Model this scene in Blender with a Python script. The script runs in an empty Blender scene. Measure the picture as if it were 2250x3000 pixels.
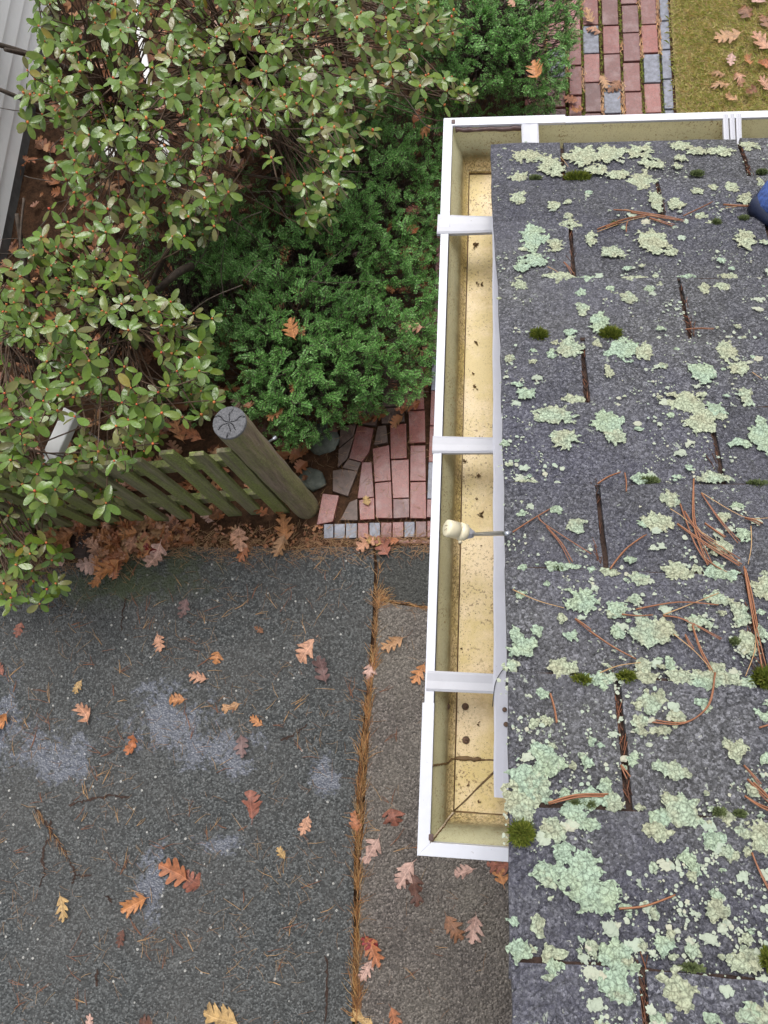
import bpy, math, random
import numpy as np
from mathutils import Vector, Matrix, noise as mnoise
RAD = math.radians
rnd = random.Random(7)
scene = bpy.context.scene
COL = scene.collection

# ------------------------------------------------------------------ camera
CAMZ = 3.75
F, CX, CY = 2160.0, 1125.0, 1500.0
RM = np.array([[0.9945970758226711, 0.048949252351474404, -0.0915457670196885],
               [-0.024898354804877617, 0.9685942746575875, 0.24739685331174358],
               [0.10078059680812491, -0.24378084788344961, 0.9645797890854984]])
cd = bpy.data.cameras.new("camera")
cd.sensor_fit = 'HORIZONTAL'; cd.sensor_width = 36.0; cd.lens = 36.0 * F / 2250.0
cd.clip_start = 0.05; cd.clip_end = 500
cam = bpy.data.objects.new("camera", cd); COL.objects.link(cam)
W2 = RM.T
cam.matrix_world = Matrix([[*W2[0], 0], [*W2[1], 0], [*W2[2], CAMZ], [0, 0, 0, 1]])
scene.camera = cam

# ------------------------------------------------------------------ light
w = bpy.data.worlds.new("World"); scene.world = w; w.use_nodes = True
nt = w.node_tree; bg = nt.nodes['Background']
sky = nt.nodes.new('ShaderNodeTexSky'); sky.sky_type = 'NISHITA'; sky.sun_disc = False
sky.sun_elevation = RAD(68); sky.sun_rotation = RAD(-8); sky.air_density = 1.0; sky.dust_density = 4.0
hs = nt.nodes.new('ShaderNodeHueSaturation'); hs.inputs['Saturation'].default_value = 0.2
nt.links.new(sky.outputs[0], hs.inputs['Color']); nt.links.new(hs.outputs[0], bg.inputs[0])
bg.inputs[1].default_value = 0.15
sl = bpy.data.lights.new("sun", 'SUN'); sl.energy = 0.75; sl.angle = RAD(30); sl.color = (1, 0.97, 0.93)
so = bpy.data.objects.new("sun", sl); COL.objects.link(so)
d = Vector((math.sin(RAD(-8)) * math.cos(RAD(68)), math.cos(RAD(-8)) * math.cos(RAD(68)), math.sin(RAD(68))))
so.rotation_euler = d.to_track_quat('Z', 'Y').to_euler()
scene.view_settings.view_transform = 'Standard'
scene.view_settings.look = 'None'
scene.view_settings.exposure = 0.70

# ------------------------------------------------------------------ helpers
def pix(u, v, z=0.0):
    r = RM.T @ np.array([(u - CX) / F, -(v - CY) / F, -1.0])
    r = r * (-(CAMZ - z) / r[2])
    return Vector((r[0], r[1], z))
RZ0, RY0, RS = 2.602, 0.986, 0.351          # roof plane: z = RZ0 + RS*(RY0-y)
RC = 1 / math.sqrt(1 + RS * RS)
RN = Vector((0, RS, 1)).normalized()
def rpix(u, v, off=0.0):
    r = RM.T @ np.array([(u - CX) / F, -(v - CY) / F, -1.0])
    k = (RZ0 - CAMZ + RS * RY0) / (r[2] + RS * r[1])
    p = Vector((r[0] * k, r[1] * k, r[2] * k + CAMZ))
    return p + RN * off
def rpt(x, t, off=0.0):                      # x across, t up the slope from the eave reference
    return Vector((x, RY0 - t * RC, RZ0 + t * RC * RS)) + RN * off

def tag(o, label=None, cat=None, group=None, kind=None):
    if label: o['label'] = label
    if cat: o['category'] = cat
    if group: o['group'] = group
    if kind: o['kind'] = kind
    return o
def empty(name, loc=(0, 0, 0)):
    o = bpy.data.objects.new(name, None); o.empty_display_size = 0.1; o.location = loc
    COL.objects.link(o); return o
class MB:
    def __init__(s): s.v = []; s.f = []; s.m = []; s.sm = []
    def add(s, vs, fs, mi=0, smooth=False):
        b = len(s.v); s.v.extend([tuple(p) for p in vs])
        for f in fs:
            s.f.append(tuple(b + i for i in f)); s.m.append(mi); s.sm.append(smooth)
    def box(s, lo, hi, mi=0):
        x0, y0, z0 = lo; x1, y1, z1 = hi
        s.add([(x0,y0,z0),(x1,y0,z0),(x1,y1,z0),(x0,y1,z0),(x0,y0,z1),(x1,y0,z1),(x1,y1,z1),(x0,y1,z1)],
              [(0,3,2,1),(4,5,6,7),(0,1,5,4),(1,2,6,5),(2,3,7,6),(3,0,4,7)], mi)
    def tube(s, pts, rad, n=6, mi=0, cap=True, smooth=True):
        pts = [Vector(p) for p in pts]
        if not hasattr(rad, '__len__'): rad = [rad] * len(pts)
        vs = []; fs = []
        for i, p in enumerate(pts):
            t = (pts[min(i + 1, len(pts) - 1)] - pts[max(i - 1, 0)])
            if t.length < 1e-9: t = Vector((0, 0, 1))
            t.normalize()
            a = t.cross(Vector((0.13, 0.21, 1))) if abs(t.z) < 0.95 else t.cross(Vector((1, 0, 0)))
            a.normalize(); b = t.cross(a)
            for k in range(n):
                an = 2 * math.pi * k / n
                vs.append(p + (a * math.cos(an) + b * math.sin(an)) * rad[i])
        for i in range(len(pts) - 1):
            for k in range(n):
                k2 = (k + 1) % n
                fs.append((i * n + k, i * n + k2, (i + 1) * n + k2, (i + 1) * n + k))
        if cap:
            fs.append(tuple(range(n))[::-1]); fs.append(tuple((len(pts) - 1) * n + k for k in range(n)))
        s.add(vs, fs, mi, smooth)
    def prism(s, poly, z0, z1, mi=0):
        """poly: list of Vector xy (convex), top at z1"""
        a = sum(poly[i].x * poly[(i + 1) % len(poly)].y - poly[(i + 1) % len(poly)].x * poly[i].y for i in range(len(poly)))
        if a < 0: poly = poly[::-1]
        n = len(poly)
        vs = [(p.x, p.y, z0) for p in poly] + [(p.x, p.y, z1) for p in poly]
        fs = [tuple(range(n, 2 * n))] + [(i, (i + 1) % n, n + (i + 1) % n, n + i) for i in range(n)]
        s.add(vs, fs, mi)
    def build(s, name, mats, parent=None, bevel=0):
        me = bpy.data.meshes.new(name); me.from_pydata(s.v, [], s.f)
        if not isinstance(mats, (list, tuple)): mats = [mats]
        for m in mats: me.materials.append(m)
        me.polygons.foreach_set('material_index', s.m)
        me.polygons.foreach_set('use_smooth', s.sm)
        me.update()
        o = bpy.data.objects.new(name, me); COL.objects.link(o)
        if parent: o.parent = parent
        if bevel:
            b = o.modifiers.new('bevel', 'BEVEL'); b.width = bevel; b.segments = 2; b.limit_method = 'ANGLE'
        return o
def inpoly(u, v, P):
    c = False; n = len(P); j = n - 1
    for i in range(n):
        if (P[i][1] > v) != (P[j][1] > v) and u < (P[j][0] - P[i][0]) * (v - P[i][1]) / (P[j][1] - P[i][1]) + P[i][0]: c = not c
        j = i
    return c
def edged(u, v, P):
    best = 1e9
    for i in range(len(P)):
        a = P[i]; b = P[(i + 1) % len(P)]
        dx, dy = b[0] - a[0], b[1] - a[1]
        t = max(0, min(1, ((u - a[0]) * dx + (v - a[1]) * dy) / (dx * dx + dy * dy + 1e-9)))
        best = min(best, math.hypot(u - a[0] - t * dx, v - a[1] - t * dy))
    return best

# ------------------------------------------------------------------ materials
class NM:
    def __init__(s, name):
        s.m = bpy.data.materials.new(name); s.m.use_nodes = True
        s.t = s.m.node_tree; s.b = s.t.nodes['Principled BSDF']
    def n(s, ty, **kw):
        x = s.t.nodes.new(ty)
        for k, v in kw.items():
            if k in x.inputs.keys(): x.inputs[k].default_value = v
            else: setattr(x, k, v)
        return x
    def l(s, a, b): s.t.links.new(a, b)
    def coord(s, kind='Object'): return s.n('ShaderNodeTexCoord').outputs[kind]
    def noise(s, co, scale, detail=4, rough=0.6, dist=0):
        x = s.n('ShaderNodeTexNoise'); x.inputs['Scale'].default_value = scale; x.inputs['Detail'].default_value = detail
        x.inputs['Roughness'].default_value = rough; x.inputs['Distortion'].default_value = dist
        s.l(co, x.inputs['Vector']); return x.outputs['Fac']
    def vor(s, co, scale, feature='F1', rand=1.0):
        x = s.n('ShaderNodeTexVoronoi'); x.feature = feature; x.inputs['Scale'].default_value = scale
        x.inputs['Randomness'].default_value = rand
        s.l(co, x.inputs['Vector']); return x
    def ramp(s, fac, stops):
        x = s.n('ShaderNodeValToRGB'); e = x.color_ramp.elements
        while len(e) < len(stops): e.new(0.5)
        for i, (p, c) in enumerate(stops):
            e[i].position = p; e[i].color = (c, c, c, 1) if not hasattr(c, '__len__') else (*c, 1)
        s.l(fac, x.inputs[0]); return x.outputs[0]
    def math(s, op, a, b=None, clamp=False):
        x = s.n('ShaderNodeMath'); x.operation = op; x.use_clamp = clamp
        for i, q in enumerate((a, b)):
            if q is None: continue
            if isinstance(q, (int, float)): x.inputs[i].default_value = q
            else: s.l(q, x.inputs[i])
        return x.outputs[0]
    def mix(s, fac, a, b, mode='MIX'):
        x = s.n('ShaderNodeMix'); x.data_type = 'RGBA'; x.blend_type = mode
        for sock, q in ((x.inputs[0], fac), (x.inputs[6], a), (x.inputs[7], b)):
            if isinstance(q, (int, float)): sock.default_value = q
            elif isinstance(q, (tuple, list)): sock.default_value = (*q, 1)
            else: s.l(q, sock)
        return x.outputs[2]
    def bump(s, h, strength=0.5, dist=0.01, prev=None):
        x = s.n('ShaderNodeBump'); x.inputs['Strength'].default_value = strength if isinstance(strength, (int, float)) else 0.5
        if not isinstance(strength, (int, float)): s.l(strength, x.inputs['Strength'])
        x.inputs['Distance'].default_value = dist
        s.l(h, x.inputs['Height'])
        if prev: s.l(prev, x.inputs['Normal'])
        return x.outputs[0]
    def blob(s, co, p, r, soft=0.5):
        x = s.n('ShaderNodeVectorMath'); x.operation = 'SUBTRACT'; s.l(co, x.inputs[0]); x.inputs[1].default_value = p
        y = s.n('ShaderNodeVectorMath'); y.operation = 'DIVIDE'; s.l(x.outputs[0], y.inputs[0]); y.inputs[1].default_value = (r[0], r[1], 10)
        z = s.n('ShaderNodeVectorMath'); z.operation = 'LENGTH'; s.l(y.outputs[0], z.inputs[0])
        return s.math('SUBTRACT', 1.0, z.outputs['Value'], True)
    def out(s, col=None, rough=None, nrm=None, spec=None):
        for k, q in (('Base Color', col), ('Roughness', rough), ('Normal', nrm), ('Specular IOR Level', spec)):
            if q is None: continue
            if isinstance(q, (int, float)): s.b.inputs[k].default_value = q
            elif isinstance(q, (tuple, list)): s.b.inputs[k].default_value = (*q, 1)
            else: s.l(q, s.b.inputs[k])
        return s.m
    def island(s): return s.n('ShaderNodeNewGeometry').outputs['Random Per Island']

def mat_asphalt(name, dark, light, brown, puddles=(), mossp=()):
    m = NM(name); co = m.coord()
    v1 = m.vor(co, 130); v2 = m.vor(co, 60); v3 = m.vor(co, 26)
    cell = m.n('ShaderNodeSeparateColor'); m.l(v1.outputs['Color'], cell.inputs[0])
    base = m.mix(m.ramp(cell.outputs[0], [(0, 0), (0.55, 0.25), (1, 1)]), dark, light)
    fine = m.noise(co, 500, 3, 0.7)
    base = m.mix(0.75, base, m.ramp(m.noise(co, 105, 5, 0.8), [(0.3, 0.15), (0.62, 1.15)]), 'MULTIPLY')
    big = m.noise(co, 2.2, 4, 0.6)
    base = m.mix(m.ramp(big, [(0.35, 0), (0.7, 0.65)]), base, m.mix(0.5, base, brown))
    # pale stones
    c3 = m.n('ShaderNodeSeparateColor'); m.l(v3.outputs['Color'], c3.inputs[0])
    st = m.math('MULTIPLY', m.math('LESS_THAN', v3.outputs['Distance'], m.math('MULTIPLY', c3.outputs[2], 0.16)), m.math('GREATER_THAN', c3.outputs[1], 0.55))
    base = m.mix(st, base, (0.42, 0.41, 0.38))
    c2 = m.n('ShaderNodeSeparateColor'); m.l(v2.outputs['Color'], c2.inputs[0])
    st2 = m.math('MULTIPLY', m.math('LESS_THAN', v2.outputs['Distance'], m.math('MULTIPLY', c2.outputs[2], 0.25)), m.math('GREATER_THAN', c2.outputs[1], 0.6))
    base = m.mix(m.math('MULTIPLY', st2, 0.6), base, (0.22, 0.21, 0.2))
    nz = m.noise(co, 6, 10, 0.80, 0.6)
    wet = None
    for p, r in puddles:
        b = m.blob(co, p, r); wet = b if wet is None else m.math('MAXIMUM', wet, b)
    hgt = m.math('ADD', m.math('ADD', m.math('MULTIPLY', v1.outputs['Distance'], -1.0), m.math('MULTIPLY', v2.outputs['Distance'], -1.2)), m.math('MULTIPLY', fine, 0.35))
    rough = 0.42
    nrm = m.bump(hgt, 1.0, 0.010)
    if wet:
        lvl = m.math('ADD', m.math('MULTIPLY', m.math('POWER', wet, 0.6), 0.8), m.math('MULTIPLY', m.math('SUBTRACT', nz, 0.5), 2.6))
        peb = m.math('ADD', m.math('MULTIPLY', m.math('SUBTRACT', 0.5, v2.outputs['Distance']), 0.30), m.math('MULTIPLY', m.math('SUBTRACT', m.noise(co, 42, 4, 0.7), 0.5), 0.9))
        wm = m.ramp(m.math('SUBTRACT', lvl, peb), [(0.46, 0), (0.68, 1)])
        base = m.mix(wm, base, m.mix(0.6, base, (0.092, 0.102, 0.140)))  # silt tint, with the puddles' sky reflection painted into the base colour
        rough = m.math('SUBTRACT', 0.42, m.math('MULTIPLY', wm, 0.27))
        nrm = m.bump(hgt, m.math('SUBTRACT', 0.9, m.math('MULTIPLY', wm, 0.5)), 0.008)
    for p, r in mossp:
        b = m.math('MULTIPLY', m.blob(co, p, r), m.ramp(nz, [(0.42, 0.1), (0.6, 1.6)]))
        base = m.mix(m.math('MINIMUM', m.math('MULTIPLY', b, 1.5), 0.75), base, (0.045, 0.06, 0.02))
    return m.out(base, rough, nrm, 0.6)

PUD = [(pix(500, 2100), (0.34, 0.24)), (pix(620, 2190), (0.40, 0.15)), (pix(10, 2120), (0.16, 0.34)), (pix(150, 2190), (0.36, 0.24)),
       (pix(445, 2590), (0.11, 0.26)), (pix(950, 2270), (0.10, 0.15)), (pix(640, 2480), (0.16, 0.08)), (pix(690, 2230), (0.16, 0.12))]
M = {}
M['asphalt'] = mat_asphalt('asphalt', (0.024, 0.027, 0.027), (0.175, 0.184, 0.182), (0.11, 0.10, 0.09), PUD,
                           [(pix(450, 1670), (0.45, 0.2)), (pix(300, 1720), (0.3, 0.15))])
M['patch'] = mat_asphalt('patch_asphalt', (0.045, 0.045, 0.042), (0.13, 0.13, 0.12), (0.1, 0.1, 0.08))
M['slab'] = mat_asphalt('worn_slab', (0.10, 0.083, 0.074), (0.33, 0.285, 0.25), (0.33, 0.30, 0.235))

def mat_simple(name, col, rough=0.5, var=0.15, scale=30, bump=0.0, bscale=80, spec=0.5, bd=0.003):
    m = NM(name); co = m.coord(); f = m.noise(co, scale, 5, 0.65)
    a = tuple(c * (1 - var) for c in col); b = tuple(min(1, c * (1 + var)) for c in col)
    c = m.mix(m.ramp(f, [(0.3, 0), (0.7, 1)]), a, b)
    nrm = m.bump(m.noise(co, bscale, 5, 0.7), bump, bd) if bump else None
    return m.out(c, rough, nrm, spec)
def mat_white(name, col, amt):
    m = NM(name); co = m.coord()
    c = m.mix(m.ramp(m.noise(co, 12, 6, 0.7), [(0.35, 0), (0.7, 1)]), tuple(x * 0.90 for x in col), col)
    c = m.mix(m.ramp(m.noise(co, 150, 4, 0.7), [(0.685, 0), (0.72, amt)]), c, (0.25, 0.22, 0.20))
    c = m.mix(m.ramp(m.noise(co, 30, 8, 0.85), [(0.62, 0), (0.75, amt * 0.6)]), c, (0.50, 0.48, 0.42))
    return m.out(c, 0.4, m.bump(m.noise(co, 35, 3, 0.6), 0.12, 0.004), 0.5)
M['white'] = mat_white('white_paint', (0.66, 0.67, 0.73), 0.9)
M['flash'] = mat_white('white_flashing', (0.56, 0.56, 0.62), 1.0)
M['strap'] = mat_white('strap_aluminium', (0.49, 0.49, 0.53), 1.0)
M['siding'] = mat_simple('siding', (0.84, 0.86, 0.85), 0.5, 0.04, 6, 0.1, 60)
M['found'] = mat_simple('foundation', (0.12, 0.12, 0.115), 0.8, 0.3, 14, 0.4, 60)
M['caulk'] = mat_simple('old_sealant', (0.13, 0.075, 0.03), 0.6, 0.5, 60, 0.6, 300, 0.5, 0.001)
M['caulklight'] = mat_simple('pale_sealant', (0.55, 0.45, 0.33), 0.55, 0.2, 80, 0.5, 200, 0.5, 0.001)
M['rust'] = mat_simple('dark_rivet', (0.09, 0.05, 0.045), 0.5, 0.3, 90)
M['slot'] = mat_simple('slot_dirt_and_shadow', (0.045, 0.028, 0.022), 0.8, 0.6, 120, 0.9, 400, 0.2, 0.002)
M['bark'] = mat_simple('bark', (0.075, 0.055, 0.04), 0.75, 0.45, 40, 0.8, 120)
M['twig'] = mat_simple('twig', (0.11, 0.068, 0.042), 0.7, 0.35, 30)
M['pvc'] = mat_simple('pvc', (0.8, 0.8, 0.78), 0.35, 0.04, 12)
M['acorn'] = mat_simple('acorn', (0.13, 0.075, 0.05), 0.5, 0.5, 250, 0.8, 600)
M['sensor'] = mat_simple('cream_plastic', (0.80, 0.72, 0.52), 0.38, 0.05, 60)
M['sensor_mark'] = mat_simple('sensor_mark', (0.33, 0.27, 0.16), 0.5, 0.1)
M['metal'] = NM('arm_metal').out((0.45, 0.47, 0.52), 0.28); M['metal'].node_tree.nodes['Principled BSDF'].inputs['Metallic'].default_value = 0.9
M['shoe'] = mat_simple('blue_canvas', (0.035, 0.075, 0.25), 0.75, 0.5, 160, 0.5, 500)
M['sole'] = mat_simple('navy_rubber', (0.010, 0.016, 0.045), 0.45, 0.2, 60)
M['drain'] = mat_simple('brown_iron', (0.045, 0.025, 0.02), 0.45, 0.4, 60, 0.4, 120)
M['stone'] = mat_simple('field_stone', (0.10, 0.11, 0.09), 0.7, 0.45, 18, 0.7, 60, 0.5, 0.006)
M['darkneedle'] = mat_simple('dark_thread', (0.03, 0.03, 0.03), 0.6, 0.1)

def mat_trough():
    m = NM('gutter_inside'); co = m.coord()
    se = m.n('ShaderNodeSeparateXYZ'); m.l(co, se.inputs[0])
    f = m.noise(co, 18, 6, 0.7); f2 = m.noise(co, 7, 5, 0.7)
    c = m.mix(m.ramp(f2, [(0.40, 0), (0.58, 1)]), (0.78, 0.62, 0.38), (0.64, 0.50, 0.21))
    c = m.mix(m.ramp(m.noise(co, 4, 6, 0.8), [(0.54, 0), (0.66, 0.6)]), c, (0.50, 0.33, 0.12))
    # depth based stain: the upper front wall keeps a greenish film, the crease collects brown mould
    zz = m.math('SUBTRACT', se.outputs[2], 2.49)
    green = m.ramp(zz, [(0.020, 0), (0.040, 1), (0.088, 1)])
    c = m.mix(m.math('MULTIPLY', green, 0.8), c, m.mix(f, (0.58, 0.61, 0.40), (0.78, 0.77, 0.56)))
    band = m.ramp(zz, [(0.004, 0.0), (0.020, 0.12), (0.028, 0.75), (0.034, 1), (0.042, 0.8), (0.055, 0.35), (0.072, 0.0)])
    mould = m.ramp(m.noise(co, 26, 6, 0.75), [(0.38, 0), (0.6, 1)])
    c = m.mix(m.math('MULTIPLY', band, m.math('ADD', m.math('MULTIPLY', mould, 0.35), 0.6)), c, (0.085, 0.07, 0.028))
    sp = m.ramp(m.noise(co, 260, 3, 0.6), [(0.36, 1), (0.44, 0)])
    spz = m.ramp(m.noise(co, 11, 4, 0.6), [(0.42, 0.06), (0.6, 0.95)])
    c = m.mix(m.math('MULTIPLY', sp, spz), c, (0.22, 0.13, 0.05))
    ledge = m.ramp(zz, [(0.0008, 0), (0.002, 1), (0.024, 1), (0.034, 0)])
    spl = m.ramp(m.noise(co, 210, 6, 0.8), [(0.44, 1), (0.54, 0)])
    c = m.mix(m.math('MULTIPLY', m.math('MULTIPLY', ledge, spl), m.ramp(m.noise(co, 8, 4, 0.6), [(0.35, 0.35), (0.6, 1)])), c, (0.14, 0.10, 0.035))
    sp2 = m.ramp(m.noise(co, 620, 2, 0.6), [(0.34, 0.8), (0.42, 0)])
    c = m.mix(m.math('MULTIPLY', sp2, 0.6), c, (0.30, 0.19, 0.07))
    return m.out(c, 0.4, m.bump(f, 0.15, 0.002), 0.5)
M['trough'] = mat_trough()

def mat_shingle():
    m = NM('shingle'); co = m.coord(); isl = m.island()
    g = m.vor(co, 420); cell = m.n('ShaderNodeSeparateColor'); m.l(g.outputs['Color'], cell.inputs[0])
    c = m.mix(m.ramp(cell.outputs[0], [(0, 0), (0.6, 0.35), (1, 1)]), (0.055, 0.055, 0.062), (0.34, 0.34, 0.37))
    tint = m.ramp(m.noise(co, 5, 4, 0.6), [(0.4, 0), (0.6, 1)])
    c = m.mix(m.math('MULTIPLY', tint, 0.8), c, m.mix(0.5, c, (0.13, 0.128, 0.20)))
    c = m.mix(0.5, c, m.ramp(isl, [(0, 0.5), (1, 1.0)]), 'MULTIPLY')
    lum = m.ramp(m.noise(co, 170, 5, 0.85), [(0.34, 0.36), (0.60, 1.1)])
    c = m.mix(0.8, c, lum, 'MULTIPLY')
    dn = m.n('ShaderNodeVectorMath'); dn.operation = 'ADD'; nn_ = m.n('ShaderNodeTexNoise'); nn_.inputs['Scale'].default_value = 60; m.l(co, nn_.inputs['Vector'])
    sc2 = m.n('ShaderNodeVectorMath'); sc2.operation = 'SCALE'; sc2.inputs['Scale'].default_value = 0.014; m.l(nn_.outputs['Color'], sc2.inputs[0]); m.l(co, dn.inputs[0]); m.l(sc2.outputs[0], dn.inputs[1])
    ve = m.vor(dn.outputs[0], 115, 'DISTANCE_TO_EDGE'); crk = m.ramp(ve.outputs['Distance'], [(0.0, 0.30), (0.10, 1.0)])
    c = m.mix(m.ramp(m.noise(co, 16, 4, 0.7), [(0.35, 0.25), (0.65, 0.95)]), c, m.mix(1.0, c, crk, 'MULTIPLY'))
    c = m.mix(m.ramp(m.noise(co, 3, 6, 0.75), [(0.42, 0), (0.65, 0.35)]), c, m.mix(0.4, c, (0.30, 0.29, 0.27)))
    # fine pale lichen crust
    crust = m.ramp(m.noise(co, 48, 6, 0.72, 0.5), [(0.645, 0), (0.68, 1)])
    c = m.mix(m.math('MULTIPLY', crust, 0.75), c, (0.50, 0.55, 0.44))
    crust2 = m.ramp(m.noise(co, 120, 4, 0.7, 0.4), [(0.67, 0), (0.70, 1)])
    c = m.mix(m.math('MULTIPLY', crust2, 0.75), c, (0.55, 0.56, 0.48))
    h = m.math('ADD', m.math('MULTIPLY', m.noise(co, 150, 4, 0.8), 1.0), m.math('MULTIPLY', g.outputs['Distance'], -0.5))
    n1 = m.bump(m.noise(co, 60, 4, 0.7), 0.7, 0.006)
    return m.out(c, 0.55, m.bump(h, 1.0, 0.006, n1), 0.45)
M['shingle'] = mat_shingle()

def mat_island(name, cols, rough=0.5, spec=0.5, bump=0, bscale=200, bd=0.002, mul=None, trans=0):
    m = NM(name); isl = m.island(); co = m.coord()
    st = [(i / (len(cols) - 1), c) for i, c in enumerate(cols)]
    c = m.ramp(isl, st)
    if mul: c = m.mix(0.7, c, m.ramp(m.noise(co, mul, 5, 0.7), [(0.28, 0.45), (0.65, 1.0)]), 'MULTIPLY')
    nrm = m.bump(m.noise(co, bscale, 5, 0.75), bump, bd) if bump else None
    return m.out(c, rough, nrm, spec)
def mat_lichen(name, rim, mid):
    m = NM(name); co = m.coord()
    c = m.mix(m.ramp(m.noise(co, 42, 3, 0.6), [(0.40, 0), (0.62, 1)]), rim, mid)
    c = m.mix(0.75, c, m.ramp(m.noise(co, 330, 4, 0.75), [(0.36, 0.30), (0.56, 1.08)]), 'MULTIPLY')
    v = m.vor(co, 170, 'DISTANCE_TO_EDGE'); e = m.ramp(v.outputs['Distance'], [(0.0, 0.5), (0.14, 1.0)])
    c = m.mix(0.8, c, e, 'MULTIPLY')
    return m.out(c, 0.9, m.bump(m.noise(co, 240, 5, 0.8), 1.0, 0.004), 0.1)
M['lichen'] = mat_lichen('lichen', (0.52, 0.62, 0.46), (0.52, 0.54, 0.38))
M['lichen_y'] = mat_lichen('lichen_pale', (0.56, 0.62, 0.44), (0.54, 0.55, 0.38))
M['lichen_m'] = mat_lichen('lichen_mint', (0.49, 0.62, 0.47), (0.50, 0.60, 0.42))
M['speck'] = mat_island('lichen_speck', [(0.30, 0.34, 0.27), (0.38, 0.41, 0.32), (0.33, 0.39, 0.31), (0.40, 0.39, 0.30)], 0.9, 0.1)
M['moss'] = mat_island('moss', [(0.08, 0.11, 0.015), (0.17, 0.20, 0.03), (0.10, 0.14, 0.02), (0.26, 0.27, 0.05)], 0.85, 0.2)
M['mossd'] = mat_island('moss_dark', [(0.12, 0.16, 0.07), (0.18, 0.22, 0.09), (0.15, 0.18, 0.08)], 0.85, 0.2)
M['yew'] = mat_island('yew_needles', [(0.06, 0.19, 0.035), (0.17, 0.40, 0.085), (0.06, 0.18, 0.03), (0.32, 0.56, 0.18), (0.10, 0.27, 0.05), (0.23, 0.47, 0.12)], 0.42, 0.45)
M['needle'] = mat_island('rust_needle', [(0.26, 0.105, 0.05), (0.36, 0.15, 0.065), (0.18, 0.07, 0.04), (0.40, 0.21, 0.10)], 0.45, 0.5)
M['needle_pale'] = mat_island('pale_needle', [(0.42, 0.24, 0.11), (0.30, 0.15, 0.09), (0.50, 0.32, 0.15), (0.24, 0.11, 0.07)], 0.5, 0.4)
M['litterneedle'] = mat_island('orange_needles', [(0.42, 0.17, 0.055), (0.52, 0.27, 0.09), (0.20, 0.08, 0.03), (0.56, 0.36, 0.16), (0.08, 0.045, 0.025), (0.32, 0.14, 0.06)], 0.5, 0.4)
M['debris'] = mat_island('slot_debris', [(0.05, 0.028, 0.02), (0.11, 0.05, 0.03), (0.03, 0.02, 0.018), (0.24, 0.09, 0.045), (0.05, 0.04, 0.03)], 0.6, 0.3)
M['bud'] = mat_island('bud', [(0.55, 0.09, 0.05), (0.65, 0.20, 0.06), (0.42, 0.15, 0.05)], 0.5, 0.4)
M['grass'] = mat_island('grass', [(0.32, 0.36, 0.08), (0.48, 0.47, 0.14), (0.60, 0.46, 0.20), (0.28, 0.34, 0.07), (0.66, 0.46, 0.24), (0.44, 0.45, 0.12)], 0.6, 0.3)

def mat_brick():
    m = NM('brick'); co = m.coord(); isl = m.island()
    c = m.ramp(isl, [(0.0, (0.19, 0.044, 0.032)), (0.2, (0.30, 0.085, 0.064)), (0.42, (0.21, 0.06, 0.05)), (0.62, (0.33, 0.115, 0.095)), (0.8, (0.12, 0.038, 0.032)), (1, (0.26, 0.095, 0.088))])
    c = m.mix(0.65, c, m.ramp(m.noise(co, 60, 8, 0.85), [(0.3, 0.22), (0.6, 0.95)]), 'MULTIPLY')
    c = m.mix(m.ramp(m.noise(co, 210, 2, 0.5), [(0.60, 0), (0.66, 0.85)]), c, (0.04, 0.02, 0.02))
    c = m.mix(m.ramp(m.noise(co, 13, 5, 0.7), [(0.48, 0), (0.72, 0.5)]), c, (0.30, 0.21, 0.20))
    return m.out(c, 0.38, m.bump(m.noise(co, 110, 5, 0.7), 0.6, 0.003), 0.6)
M['brick'] = mat_brick()
M['brickgrey'] = mat_simple('grey_brick', (0.145, 0.15, 0.185), 0.36, 0.5, 26, 0.6, 110, 0.6)
M['brickbrown'] = mat_simple('dim_brick', (0.115, 0.075, 0.06), 0.5, 0.45, 30, 0.6, 110)

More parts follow.
